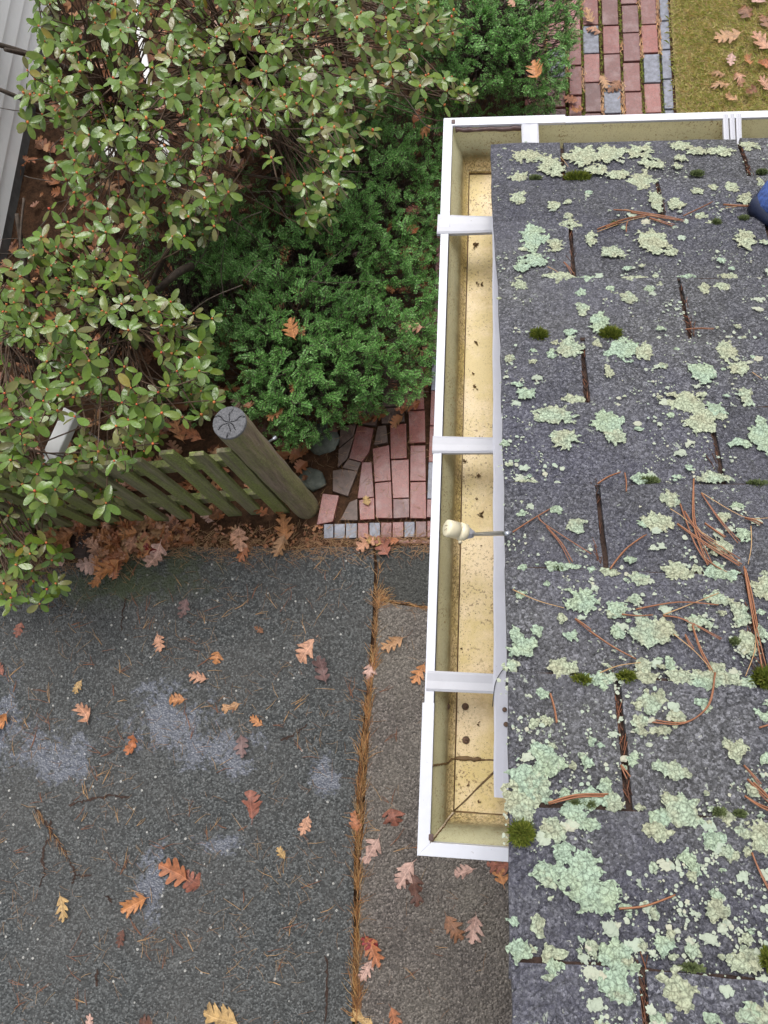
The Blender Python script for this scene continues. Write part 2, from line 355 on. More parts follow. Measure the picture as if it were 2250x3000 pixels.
def mat_soil():
    m = NM('soil'); co = m.coord()
    c = m.mix(m.ramp(m.noise(co, 22, 8, 0.8), [(0.3, 0), (0.7, 1)]), (0.025, 0.016, 0.010), (0.19, 0.095, 0.05))
    return m.out(c, 0.9, m.bump(m.noise(co, 45, 8, 0.8), 1.0, 0.03), 0.2)
M['soil'] = mat_soil()
M['farground'] = mat_simple('rough_ground', (0.10, 0.105, 0.04), 0.9, 0.5, 3, 1.0, 20, 0.2, 0.05)
def mat_lawn():
    m = NM('lawn_soil'); co = m.coord()
    c = m.mix(m.ramp(m.noise(co, 14, 8, 0.8), [(0.3, 0), (0.7, 1)]), (0.24, 0.22, 0.08), (0.50, 0.36, 0.18))
    return m.out(c, 0.9, m.bump(m.noise(co, 60, 8, 0.8), 1.0, 0.02), 0.2)
M['lawn'] = mat_lawn()
def mat_wood(name, col, moss):
    m = NM(name); co = m.coord('Generated') if False else m.coord()
    mp = m.n('ShaderNodeMapping'); m.l(co, mp.inputs[0]); mp.inputs['Scale'].default_value = (9, 9, 0.7)
    oi = m.n('ShaderNodeObjectInfo'); ad = m.n('ShaderNodeVectorMath'); ad.operation = 'ADD'; m.l(mp.outputs[0], ad.inputs[0]); sc_ = m.n('ShaderNodeVectorMath'); sc_.operation = 'SCALE'; m.l(oi.outputs['Location'], sc_.inputs[0]); sc_.inputs['Scale'].default_value = 9; m.l(sc_.outputs[0], ad.inputs[1])
    g = m.noise(ad.outputs[0], 6, 8, 0.8)
    c = m.mix(m.ramp(g, [(0.3, 0), (0.7, 1)]), tuple(x * 0.28 for x in col), tuple(min(1, x * 1.25) for x in col))
    mo = m.ramp(m.noise(ad.outputs[0], 1.6, 8, 0.8), [(0.42, 0), (0.56, 1)])
    mcol = m.mix(m.ramp(m.noise(co, 90, 4, 0.7), [(0.3, 0), (0.7, 1)]), (0.05, 0.065, 0.012), (0.30, 0.36, 0.09))
    c = m.mix(m.math('MULTIPLY', mo, moss), c, mcol)
    c = m.mix(m.ramp(m.noise(co, 60, 7, 0.8), [(0.63, 0), (0.68, 0.75)]), c, (0.42, 0.44, 0.38))
    return m.out(c, 0.75, m.bump(g, 0.7, 0.004, m.bump(m.noise(co, 90, 5, 0.7), 0.5, 0.003)), 0.35)
M['picket'] = mat_wood('mossy_picket', (0.22, 0.20, 0.12), 0.8)
M['post'] = mat_wood('weathered_post', (0.25, 0.195, 0.14), 0.45)
def mat_endgrain():
    m = NM('end_grain'); co = m.coord()
    c = m.mix(m.ramp(m.noise(co, 120, 6, 0.75), [(0.3, 0), (0.7, 1)]), (0.06, 0.06, 0.064), (0.19, 0.19, 0.20))
    return m.out(c, 0.8, m.bump(m.noise(co, 160, 5, 0.8), 0.8, 0.003), 0.2)
M['endgrain'] = mat_endgrain()
def mat_rhodo():
    m = NM('rhododendron_leaf'); isl = m.island(); co = m.coord()
    c = m.ramp(isl, [(0, (0.035, 0.105, 0.006)), (0.2, (0.100, 0.215, 0.006)), (0.34, (0.022, 0.070, 0.008)), (0.5, (0.140, 0.195, 0.008)), (0.63, (0.055, 0.150, 0.006)), (0.74, (0.125, 0.215, 0.006)), (0.84, (0.115, 0.085, 0.025)), (0.93, (0.18, 0.15, 0.05)), (0.99, (0.10, 0.06, 0.03)), (1, (0.45, 0.30, 0.01))])
    c = m.mix(0.4, c, m.ramp(m.noise(co, 60, 4, 0.7), [(0.3, 0.55), (0.7, 1.0)]), 'MULTIPLY')
    g = m.n('ShaderNodeNewGeometry')
    c = m.mix(g.outputs['Backfacing'], c, m.mix(0.4, c, (0.14, 0.18, 0.05)))
    return m.out(c, m.ramp(m.noise(co, 3.1, 2, 0.5), [(0.3, 0.13), (0.7, 0.28)]), m.bump(m.noise(co, 70, 3, 0.5), 0.4, 0.005), 0.42)
M['rhodo'] = mat_rhodo()
LEAFC = {
 'pale pink': (0.58, 0.36, 0.29), 'peach': (0.60, 0.31, 0.19), 'orange': (0.52, 0.22, 0.08), 'tan': (0.46, 0.25, 0.12),
 'yellow': (0.52, 0.33, 0.13), 'rust red': (0.30, 0.10, 0.06), 'dark brown': (0.13, 0.05, 0.03), 'brown': (0.28, 0.125, 0.06),
 'faded purple brown': (0.22, 0.13, 0.12), 'crimson': (0.28, 0.03, 0.03), 'copper': (0.42, 0.15, 0.06)}
def mat_leaf(name, col):
    m = NM('leaf_' + name.replace(' ', '_')); co = m.coord()
    oi = m.n('ShaderNodeObjectInfo'); ad = m.n('ShaderNodeVectorMath'); ad.operation = 'ADD'; m.l(co, ad.inputs[0]); m.l(oi.outputs['Location'], ad.inputs[1])
    c = m.mix(m.ramp(m.noise(ad.outputs[0], 5, 6, 0.75), [(0.36, 0), (0.62, 1)]), tuple(x * 0.42 for x in col), tuple(min(1, x * 1.1) for x in col))
    se = m.n('ShaderNodeSeparateXYZ'); m.l(co, se.inputs[0]); ax_ = m.math('ABSOLUTE', se.outputs[0])
    rib = m.ramp(ax_, [(0.0, 1), (0.02, 0)]); sv = m.math('SINE', m.math('MULTIPLY', m.math('SUBTRACT', se.outputs[1], m.math('MULTIPLY', ax_, 0.8)), 42)); sv = m.ramp(sv, [(0.86, 0), (1.0, 0.5)])
    c = m.mix(m.math('MULTIPLY', m.math('MAXIMUM', rib, sv), 0.45), c, tuple(min(1, x * 1.5 + 0.05) for x in col))
    c = m.mix(0.45, c, m.ramp(oi.outputs['Random'], [(0, 0.6), (1, 1.0)]), 'MULTIPLY')
    return m.out(c, 0.42, m.bump(m.noise(co, 110, 4, 0.7), 0.5, 0.003), 0.5)
for k, v in LEAFC.items(): M['leaf ' + k] = mat_leaf(k, v)
M['litterleaf'] = mat_island('litter_leaves', [(0.26, 0.095, 0.04), (0.42, 0.18, 0.08), (0.12, 0.05, 0.03), (0.48, 0.25, 0.12), (0.32, 0.12, 0.05), (0.38, 0.21, 0.15)], 0.5, 0.4)

# ------------------------------------------------------------------ setting: ground, driveway, slab, bricks, lawn
def sheet(name, pts, z, mat, **kw):
    mb = MB(); mb.add([(p[0], p[1], z) for p in pts], [tuple(range(len(pts)))])
    o = mb.build(name, mat); tag(o, kind='structure'); return o
def grid(name, x0, x1, y0, y1, n, m_, zf, mat, parent=None):
    mb = MB(); vs = []; fs = []
    for j in range(m_ + 1):
        for i in range(n + 1):
            x = x0 + (x1 - x0) * i / n; y = y0 + (y1 - y0) * j / m_
            vs.append((x, y, zf(x, y)))
    for j in range(m_):
        for i in range(n):
            a = j * (n + 1) + i; fs.append((a, a + 1, a + n + 2, a + n + 1))
    mb.add(vs, fs, 0, True); return mb.build(name, mat, parent)
o = sheet('ground', [(-120, -120), (120, -120), (120, 120), (-120, 120)], -0.06, M['farground'])
tag(o, 'rough lawn and soil beyond the driveway and beds')
o = grid('planting_bed', -2.9, 1.3, 0.3, 6.0, 60, 80, lambda x, y: -0.02 + 0.012 * mnoise.noise((x * 6, y * 6, 0)), M['soil'])
tag(o, 'dark soil of the planting bed under the shrubs', kind='structure')
top = [(-900, 2060), (-300, 1850), (0, 1730), (100, 1672), (170, 1645), (260, 1652), (350, 1622), (460, 1612), (560, 1600), (660, 1606), (760, 1600), (860, 1612), (945, 1600), (1020, 1603), (1092, 1600)]
joint = [(1092, 1600), (1097, 1660), (1094, 1730), (1092, 1800), (1086, 1880), (1080, 1960), (1072, 2040), (1064, 2120), (1054, 2200), (1046, 2300), (1040, 2420), (1036, 2560), (1036, 2700), (1034, 2850), (1032, 3000)]
dp = [pix(*p) for p in top] + [pix(*p) for p in joint[1:]] + [Vector((-0.42, -12, 0)), Vector((-8, -12, 0)), Vector((-8, 0.3, 0))]
o = sheet('driveway', dp, 0.0, M['asphalt']); tag(o, 'wet dark asphalt driveway with pale stones and shallow puddles')
# strip of asphalt between patio and slab
g1 = [pix(1100, 1603), pix(1250, 1598), Vector((0.5, 0.755, 0)), Vector((0.5, 0.42, 0)), pix(1250, 1776), pix(1180, 1768), pix(1104, 1752), pix(1106, 1660)]
o = sheet('asphalt_strip', g1, 0.002, M['patch']); tag(o, 'short strip of asphalt between the brick patio and the brown slab')
sl_ = [pix(1108, 1760), pix(1180, 1774), pix(1250, 1783), Vector((4, 0.41, 0)), Vector((4, -12, 0)), Vector((-0.36, -12, 0))] + [pix(p[0] + 17 + (9 if 2180 < p[1] < 2500 else 0), p[1]) for p in joint[::-1] if p[1] > 1800]
o = sheet('slab', sl_, 0.006, M['slab']); tag(o, 'worn brown slab along the house beside the driveway')
# joint litter floor
jl = [pix(p[0] - 8, p[1]) for p in joint] + [pix(p[0] + 34, p[1]) for p in joint[::-1]]
mbj = MB()
for i in range(len(joint) - 1):
    a, b = joint[i], joint[i + 1]
    q = [pix(a[0] - 3, a[1]), pix(a[0] + 30, a[1]), pix(b[0] + 30, b[1]), pix(b[0] - 3, b[1])]
    mbj.add([(p.x, p.y, -0.03) for p in q], [(0, 3, 2, 1)])
o = mbj.build('joint_soil', M['soil']); tag(o, 'dark soil in the long joint between driveway and slab', kind='structure')

def polyribbon(mb, pts, wd, z, jit=0.3, n=6, mi=0):
    P = []
    for i in range(len(pts) - 1):
        a, b = pts[i], pts[i + 1]
        for k in range(n):
            t = k / n; p = pix(a[0] + (b[0] - a[0]) * t, a[1] + (b[1] - a[1]) * t)
            P.append(p + Vector((rnd.uniform(-1, 1), rnd.uniform(-1, 1), 0)) * 0.006)
    P.append(pix(*pts[-1]))
    vs = []; fs = []
    for i, p in enumerate(P):
        t = (P[min(i + 1, len(P) - 1)] - P[max(i - 1, 0)]).normalized(); nn = Vector((-t.y, t.x, 0))
        ww = wd * rnd.uniform(0.3, 1.2) * (0.25 if i in (0, len(P) - 1) else 1)
        vs += [(p + nn * ww).xy.to_3d() + Vector((0, 0, z)), (p - nn * ww).xy.to_3d() + Vector((0, 0, z))]
        if i: fs.append((2 * i - 2, 2 * i - 1, 2 * i + 1, 2 * i))
    mb.add(vs, fs, mi)
mbc = MB()
for pl in ([(150, 2400), (148, 2450), (130, 2480), (125, 2520), (132, 2560), (118, 2600)], [(100, 2360), (140, 2420), (170, 2465), (195, 2505), (222, 2560), (212, 2590)],
           [(200, 2360), (250, 2345), (330, 2330), (380, 2335)], [(222, 2565), (270, 2562)], [(370, 1750), (362, 1790), (355, 1850)], [(285, 2840), (282, 2890)],
           [(310, 2620), (330, 2645)], [(820, 2170), (860, 2155), (900, 2120)], [(955, 2800), (960, 2900), (950, 3000)]):
    polyribbon(mbc, pl, 0.0062, 0.004, n=9)
o = mbc.build('driveway_cracks', M['slot']); tag(o, 'thin dark cracks in the asphalt driveway', kind='structure')

# patio
def lc(x, y): return pix(900 + x / 4.366, 1150 + y / 4.366, 0.0)
quads = [([(130,1690),(205,1305),(405,1330),(330,1650)],0), ([(430,1630),(545,1410),(640,1370),(645,1635)],2), ([(668,1385),(855,1352),(860,1618),(680,1628)],0),
 ([(335,1262),(335,1012),(440,992),(640,1018),(520,1325)],2), ([(455,968),(528,862),(685,905),(640,1010)],2), ([(650,1350),(706,905),(822,905),(852,1335)],0),
 ([(545,842),(645,432),(842,472),(790,760),(700,885)],0), ([(398,955),(405,735),(600,570),(512,850)],2), ([(415,700),(430,440),(625,410),(590,560)],2),
 ([(695,400),(722,210),(905,210),(880,420)],2), ([(842,730),(1045,685),(1068,1122),(868,1140)],0), ([(870,1172),(1072,1150),(1088,1605),(885,1600)],0),
 ([(905,440),(1005,430),(1030,640),(860,670)],2), ([(1065,430),(1262,412),(1272,838),(1074,848)],0), ([(1080,885),(1296,872),(1300,1342),(1102,1350)],0),
 ([(1104,1372),(1304,1368),(1302,1600),(1108,1610)],0), ([(945,210),(1230,200),(1240,375),(960,395)],2), ([(1300,250),(1500,245),(1508,636),(1312,644)],0),
 ([(1325,694),(1508,690),(1514,1128),(1320,1128)],0), ([(1322,1160),(1514,1155),(1520,1608),(1320,1602)],0), ([(1240,-60),(1480,-70),(1492,215),(1250,225)],0),
 ([(1000,-100),(1215,-90),(1225,170),(960,185)],2), ([(1240,-330),(1475,-330),(1480,-100),(1245,-90)],0)]
mbb = MB()
for q, mi in quads:
    P_ = [lc(*p) for p in q]; cc_ = sum(P_, Vector()) / len(P_); P_ = [cc_ + (p - cc_) * 1.035 for p in P_]
    mbb.prism(P_, -0.05, 0.010 + rnd.uniform(-0.003, 0.003), mi)
xs = [212, 345, 492, 645, 792, 940, 1088, 1238, 1382, 1530, 1680]
hm = [1, 1, 1, 0, 1, 0, 0, 1, 0, 0]
for i in range(10):
    mbb.prism([lc(xs[i] + 7, 1690 - i * 4.5), lc(xs[i + 1] - 7, 1690 - i * 4.5), lc(xs[i + 1] - 7, 1868 - i * 2), lc(xs[i] + 7, 1872 - i * 2)], -0.05, 0.012 + rnd.uniform(-0.002, 0.002), hm[i])
for i in range(3, 9):
    mbb.prism([lc(xs[i] + 80, 1885), lc(xs[i + 1] + 70, 1882), lc(xs[i + 1] + 70, 1925), lc(xs[i] + 80, 1930)], -0.05, 0.006, 0)
# regular columns running on under the gutter
X0 = lc(1530, 1400).x; Yb = lc(1530, 1605).y
for c in range(12):
    x = X0 + c * 0.100
    y = Yb - 0.006 + (-(c % 2)) * 0.0
    y = Yb + (0.0 if c % 2 else -0.0); first = 0.10 if c % 2 == 0 else 0.205
    yy = Yb
    while yy < 2.6:
        L = first if yy == Yb else 0.205
        mbb.prism([Vector((x + 0.002, yy + 0.002, 0)), Vector((x + 0.098, yy + 0.002, 0)), Vector((x + 0.098, yy + L - 0.002, 0)), Vector((x + 0.002, yy + L - 0.002, 0))], -0.05, 0.010 + rnd.uniform(-0.003, 0.003), 1 if rnd.random() < 0.12 else 0)
        yy += L
o = mbb.build('brick_patio', [M['brick'], M['brickgrey'], M['brickbrown']], bevel=0.002)
tag(o, 'red brick patio with a row of grey and red header bricks at its edge', kind='structure')
# path at the top right
mbp = MB()
jx = [1660, 1706, 1762, 1820, 1879, 1934]
cols = [pix(u, 158).x for u in jx] + [1.205]
cols = [0.32, 0.46] + cols[0:]
for ci in range(len(cols) - 1):
    x0, x1 = cols[ci], cols[ci + 1]
    gap = 0.010 if ci < len(cols) - 3 else 0.008
    ph = rnd.uniform(0, 0.2); yy = 2.5 - ph
    while yy < 7:
        L = 0.215
        j = rnd.uniform(-0.004, 0.004)
        mi = 0
        if ci == len(cols) - 2: mi = 1 if rnd.random() < 0.8 else 0
        elif rnd.random() < 0.07: mi = 1
        mbp.prism([Vector((x0 + gap + j, yy + 0.005, 0)), Vector((x1 - gap + j, yy + 0.005, 0)), Vector((x1 - gap + j, yy + L - 0.005, 0)), Vector((x0 + gap + j, yy + L - 0.005, 0))], -0.06, 0.004 + rnd.uniform(-0.004, 0.004), mi)
        yy += L
o = mbp.build('brick_path', [M['brick'], M['brickgrey'], M['brickbrown']], bevel=0.004)
tag(o, 'straight red brick path with mossy joints and a grey brick edge', kind='structure')
# moss and needles in the path joints
mbm = MB()
for ci in range(1, len(cols) - 1):
    for k in range(520):
        y = rnd.uniform(2.9, 4.5); x = cols[ci] + rnd.gauss(0, 0.007)
        mo = mnoise.noise((x * 3, y * 5, 3)) > -0.05
        a = rnd.uniform(0, 6.28); L = rnd.uniform(0.006, 0.016) if mo else rnd.uniform(0.02, 0.05)
        if not mo: a = math.pi / 2 + rnd.gauss(0, 0.35)
        dx, dy = math.cos(a) * L, math.sin(a) * L; wx, wy = -math.sin(a) * 0.0022, math.cos(a) * 0.0022
        z = rnd.uniform(-0.004, 0.008)
        mbm.add([(x - dx / 2 - wx, y - dy / 2 - wy, z), (x + dx / 2, y + dy / 2, z + 0.004), (x - dx / 2 + wx, y - dy / 2 + wy, z)], [(0, 1, 2)], 0 if mo else 1)
o = mbm.build('joint_moss', [M['moss'], M['litterneedle']]); tag(o, 'moss and needles in the joints of the brick path', 'moss', kind='stuff')
# lawn
o = sheet('lawn', [(1.215, 1.5), (9, 1.5), (9, 12), (1.215, 12)], -0.008, M['lawn']); tag(o, 'patchy mossy lawn beside the brick path')
mbg = MB()
for k in range(26000):
    x = 1.2 + rnd.random() ** 1.1 * 1.3; y = rnd.uniform(3.2, 5.2)
    if x < 1.235 and rnd.random() < 0.6: continue
    a = rnd.uniform(0, 6.28); L = rnd.uniform(0.02, 0.055); h = rnd.uniform(0.004, 0.022)
    dx, dy = math.cos(a), math.sin(a); wd = 0.0013
    mbg.add([(x - dy * wd, y + dx * wd, 0), (x + dy * wd, y - dx * wd, 0), (x + dx * L * .6 + dy * wd * .8, y + dy * L * .6 - dx * wd * .8, h), (x + dx * L, y + dy * L, h * 0.8)], [(0, 1, 2), (0, 2, 3)])
o = mbg.build('grass', M['grass']); tag(o, 'short matted green and straw coloured grass beside the brick path', 'grass', kind='stuff')

# ------------------------------------------------------------------ the house: roof, walls, gutter
house = empty('house', (0.31, 0.6, 0)); tag(house, 'white house whose lichen covered grey shingle roof and cream gutter fill the right side', 'house')
def hp(o): o.parent = house; o.matrix_parent_inverse = Matrix.Translation((-0.31, -0.6, 0)); return o
def edge_x(t):
    K = [(-1, 0.040), (0.02, 0.041), (0.22, 0.043), (0.36, 0.051), (0.64, 0.055), (0.85, 0.056), (1.3, 0.054), (9, 0.054)]
    for a, b in zip(K, K[1:]):
        if t <= b[0]: return a[1] + (b[1] - a[1]) * (t - a[0]) / (b[0] - a[0])
ROWS = [0.016, 0.130, 0.240, 0.384, 0.512, 0.635, 0.764, 0.886, 1.016, 1.146, 1.276]
while ROWS[-1] < 3.6: ROWS.append(ROWS[-1] + 0.128)
XR = 3.4
mb = MB()
def tab(x0, x1, t0, t1, left):
    """one shingle tab, butt at t0 raised, running to t1 under the next course"""
    nx = max(2, int((x1 - x0) / 0.03)); th0, th1 = 0.0085, 0.0022
    cols_ = []
    for i in range(nx + 1):
        x = x0 + (x1 - x0) * i / nx
        jt = rnd.uniform(-0.0018, 0.0018) + 0.004 * mnoise.noise((x * 4, t0 * 9, 1.0))
        cols_.append((x, t0 + jt))
    xo = [rnd.uniform(-0.0012, 0.0012) for _ in range(6)]
    vs = []; nt_ = 4; dz = 0.002 * mnoise.noise((x0 * 7, t0 * 7, 0))
    for k in range(nt_ + 1):
        for i, (x, tt) in enumerate(cols_):
            t = tt + (t1 - tt) * k / nt_
            xx = x
            if i == 0: xx = (edge_x(t) + rnd.uniform(-0.0015, 0.0015)) if left else x + xo[k]
            if i == nx: xx = x - xo[k]
            h = th0 + (th1 - th0) * k / nt_ + dz + 0.0015 * mnoise.noise((xx * 14, t * 14, 2))
            vs.append(rpt(xx, t, h))
    fs = []
    W_ = nx + 1
    for k in range(nt_):
        for i in range(nx):
            a = k * W_ + i; fs.append((a, a + W_, a + W_ + 1, a + 1))
    # butt face and side faces
    b = len(vs)
    for i, (x, tt) in enumerate(cols_):
        xx = edge_x(tt) if (left and i == 0) else x
        vs.append(rpt(xx, tt, -0.001))
    for i in range(nx): fs.append((b + i, i, i + 1, b + i + 1))
    for side in (0, nx):
        c0 = len(vs)
        for k in range(nt_ + 1):
            p = vs[k * W_ + side]; vs.append(Vector(p) - RN * 0.008)
        for k in range(nt_):
            a = k * W_ + side; q = (a, c0 + k, c0 + k + 1, a + W_)
            fs.append(q if side == 0 else q[::-1])
    mb.add(vs, fs)
SX0 = 0.166
for j in range(len(ROWS) - 1):
    t0, t1 = ROWS[j], ROWS[j + 1] + 0.012
    off = 0.1524 if j % 2 == 1 else 0.0
    xs_ = []; x = SX0 + off - 0.3048
    while x < XR: xs_.append(x + (rnd.uniform(-0.003, 0.003))); x += 0.3048
    xs_ = [x for x in xs_ if x > 0.10]
    prev = edge_x(t0); first = True
    for x in xs_ + [XR]:
        tab(prev, x - 0.0033, t0, t1, first); prev = x + 0.0033; first = False
# shadow line below each butt edge, painted as a dark ribbon
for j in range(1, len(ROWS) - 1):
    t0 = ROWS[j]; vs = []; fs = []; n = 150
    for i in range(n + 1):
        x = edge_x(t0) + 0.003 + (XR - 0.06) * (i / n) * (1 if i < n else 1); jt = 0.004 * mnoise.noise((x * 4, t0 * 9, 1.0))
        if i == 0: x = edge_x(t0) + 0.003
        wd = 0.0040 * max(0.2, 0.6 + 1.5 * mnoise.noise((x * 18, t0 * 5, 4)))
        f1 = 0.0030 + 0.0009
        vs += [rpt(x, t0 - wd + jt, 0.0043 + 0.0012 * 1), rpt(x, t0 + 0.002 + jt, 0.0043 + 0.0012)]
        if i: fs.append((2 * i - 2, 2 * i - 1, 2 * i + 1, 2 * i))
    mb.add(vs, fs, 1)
# dark underlay seen in the slots, roof deck and its edges
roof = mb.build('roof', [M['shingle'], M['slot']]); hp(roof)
roof['label'] = 'grey three-tab asphalt shingle roof'
def rsub(o): o.parent = roof; return o
mb = MB(); TT = ROWS[-1]
mb.add([rpt(edge_x(0) + 0.003, 0.02, 0.0005), rpt(XR, 0.02, 0.0005), rpt(XR, TT, 0.0005), rpt(0.057, TT, 0.0005), rpt(0.057, 0.6, 0.0005)], [(0, 4, 3, 2, 1)])
rsub(mb.build('underlay', M['slot']))
def roofbox(mb, x0, x1, t0, t1, h0, h1):
    vs = [rpt(x, t, h) for h in (h0, h1) for x, t in ((x0, t0), (x1, t0), (x1, t1), (x0, t1))]
    mb.add(vs, [(0,1,2,3),(7,6,5,4),(0,4,5,1),(1,5,6,2),(2,6,7,3),(3,7,4,0)])
mb = MB(); roofbox(mb, 0.064, XR, 0.03, TT, -0.016, -0.002); rsub(mb.build('deck', M['bark']))
mb = MB(); roofbox(mb, 0.27, 0.30, 0.06, TT, -0.14, -0.018); hp(mb.build('rake_board', M['white']))
# other slope beyond the ridge
rp = rpt(0.054, TT); mb = MB()
mb.add([(0.054, rp.y, rp.z), (XR, rp.y, rp.z), (XR, rp.y - 3.4, rp.z - 1.2), (0.054, rp.y - 3.4, rp.z - 1.2), (0.054, rp.y, rp.z - 0.02), (XR, rp.y, rp.z - 0.02), (XR, rp.y - 3.4, rp.z - 1.22), (0.054, rp.y - 3.4, rp.z - 1.22)],
       [(0,3,2,1),(4,5,6,7),(0,4,7,3),(1,2,6,5),(3,7,6,2)])
rsub(mb.build('far_slope', M['shingle']))
# walls with clapboards
mb = MB(); WX, WY1, WY0 = 0.31, 0.74, rp.y - 3.1
z = 0.25
while z < 2.55:
    mb.box((WX - 0.012, WY0, z), (WX - 0.004, WY1 + 0.012, z + 0.10)); mb.box((WX - 0.008, WY1 + 0.004, z), (XR - 0.2, WY1 + 0.012, z + 0.10))
    z += 0.103
mb.box((WX, WY0, 0.2), (XR - 0.2, WY1, 2.55))
mb.add([(WX, WY1, 2.551), (WX, WY0, 2.551), (WX, rp.y, rp.z - 0.04)], [(0, 2, 1)])
mb.box((WX - 0.03, WY1 - 0.08, 0.22), (WX + 0.0, WY1 + 0.03, 2.5)); mb.box((WX, WY1 + 0.001, 0.22), (WX + 0.08, WY1 + 0.03, 2.5))
hp(mb.build('wall', M['siding']))
mb = MB(); mb.box((WX + 0.01, WY0 + 0.01, -0.1), (XR - 0.21, WY1 - 0.01, 0.2)); hp(mb.build('foundation', M['found']))
mb = MB(); mb.box((0.084, 0.905, 2.47), (XR, 0.930, 2.585)); mb.box((0.30, 0.75, 2.455), (XR, 0.905, 2.468)); mb.box((0.0845, -0.088, 2.47), (0.108, 0.904, 2.583)); mb.box((0.109, -0.088, 2.46), (0.30, 0.74, 2.468))
hp(mb.build('fascia', M['white']))

# gutter
GX, GYT, GYB, GZ = -0.0445, 1.061, -0.2185, 2.580
def runpts(dd, z, xend=XR, xb=0.30):
    return [Vector((xend, GYT - dd, z)), Vector((GX + dd, GYT - dd, z)), Vector((GX + dd, GYB + dd, z)), Vector((xb, GYB + dd, z))]
def sub(a, b, n): return [a + (b - a) * (k / n) for k in range(n)]
def runfine(dd, z):
    r = runpts(dd, z); P = sub(r[0], r[1], 26) + sub(r[1], r[2], 26) + sub(r[2], r[3], 6) + [r[3]]
    return P
prof = [(0.0155, -0.002), (0.0165, -0.009), (0.0190, -0.020), (0.0240, -0.032), (0.0300, -0.043), (0.0345, -0.052), (0.0355, -0.060), (0.0375, -0.067), (0.0425, -0.075), (0.0455, -0.081), (0.0475, -0.082), (0.0478, -0.087), (0.0485, -0.0895), (0.054, -0.0900), (0.085, -0.0895), (0.122, -0.0900), (0.1255, -0.086), (0.126, -0.040), (0.1263, 0.0)]
def loft(prof, off, mat, name, flip=False):
    mb = MB(); rows = []
    for (dd, z) in prof: rows.append(runfine(dd, GZ + z))
    n = len(rows[0]); vs = [p for r in rows for p in r]; fs = []
    for i in range(len(rows) - 1):
        for k in range(n - 1):
            q = (i * n + k, (i + 1) * n + k, (i + 1) * n + k + 1, i * n + k + 1)
            fs.append(q[::-1] if flip else q)
    mb.add(vs, fs, 0, False)
    o = mb.build(name, mat)
    me = o.data
    import bmesh
    bm = bmesh.new(); bm.from_mesh(me)
    for f in bm.faces: f.smooth = True
    for e in bm.edges:
        if len(e.link_faces) == 2 and e.calc_face_angle(0) > RAD(38): e.smooth = False
    bm.to_mesh(me); bm.free()
    return o
gutter = loft(prof, 0, M['trough'], 'gutter'); hp(gutter)
gutter['label'] = 'cream gutter trough with green and brown stains that turns the roof corner'
def gsub(o): o.parent = gutter; return o
shell = [(0.0, -0.001), (0.0, -0.016), (0.004, -0.020), (0.012, -0.034), (0.022, -0.046), (0.0275, -0.058), (0.033, -0.072), (0.040, -0.082), (0.043, -0.0925), (0.122, -0.0925), (0.1282, -0.090), (0.1282, -0.001)]
gsub(loft(shell, 0, M['white'], 'outer_shell', True))
# lip: a slim closed channel on top of the front wall, three straight members mitred at the corners
def member(name, d0, d1, z0, z1, seg, mat, s0=0.0, s1=1.0):
    """seg 0 top run, 1 left run, 2 bottom run; between fractions s0..s1"""
    mb = MB(); c = []
    for dd, z in ((d0, z0), (d1, z0), (d1, z1), (d0, z1)):
        r = runpts(dd, GZ + z); a, b = r[seg], r[seg + 1]
        if s0 <= 0: p = a
        else:
            p = a.copy(); base = runpts(0, 0); q = base[seg] + (base[seg + 1] - base[seg]) * s0
            if seg == 1: p.y = q.y
            else: p.x = q.x
        if s1 >= 1: p2 = b
        else:
            p2 = b.copy(); base = runpts(0, 0); q = base[seg] + (base[seg + 1] - base[seg]) * s1
            if seg == 1: p2.y = q.y
            else: p2.x = q.x
        c.append((p, p2))
    vs = [x[0] for x in c] + [x[1] for x in c]
    mb.add(vs, [(0,1,2,3),(7,6,5,4),(0,4,5,1),(1,5,6,2),(2,6,7,3),(3,7,4,0)])
    o = mb.build(name, mat, bevel=0.0007); return gsub(o)
for sgm in range(3):
    member('lip', -0.0005, 0.0138, -0.012, 0.0012, sgm, M['white'])
def fracY(v): return (GYT - pix(1270, v, GZ).y) / (GYT - GYB)
def fracX(u): return (XR - pix(u, 330, GZ).x) / (XR - GX)
member('lip_cover', -0.0022, 0.0150, -0.014, 0.0034, 1, M['white'], 0, fracY(668))
member('lip_cover', -0.0022, 0.0150, -0.014, 0.0034, 0, M['white'], fracX(1655), 1)
member('lip_cover', -0.0035, 0.0148, -0.014, 0.0034, 1, M['white'], fracY(2060), 1)
member('lip_cover', -0.0025, 0.0165, -0.014, 0.0034, 2, M['white'], 0, 1)
# straps
def strap(c0, c1, c2, c3, z, label=None):
    mb = MB(); P = [pix(*c, GZ + z) for c in (c0, c1, c2, c3)]
    n = 5; vs = []; fs = []
    L = [(P[0] + (P[3] - P[0]) * (k / n), P[1] + (P[2] - P[1]) * (k / n)) for k in range(n + 1)]
    L = [(P[0].lerp(P[1], k / n), P[3].lerp(P[2], k / n)) for k in range(n + 1)]
    for k, (a, b) in enumerate(L):
        lift = 0.0015 * math.sin(math.pi * k / n)
        e = (b - a).normalized() * 0.003
        for q, dz in ((a, -0.006), (a, 0.0), (a + e, 0.0012), (a.lerp(b, 0.5), 0.0004), (b - e, 0.0012), (b, 0.0), (b, -0.006)):
            vs.append(q + Vector((0, 0, dz - lift)))
    for k in range(n):
        for i in range(6):
            fs.append((k * 7 + i, (k + 1) * 7 + i, (k + 1) * 7 + i + 1, k * 7 + i + 1))
    mb.add(vs, fs, 0, False); o = mb.build('strap', M['strap']); gsub(o)
    if label: o['label'] = label
    s = o.modifiers.new('thick', 'SOLIDIFY'); s.thickness = 0.0012
    return o
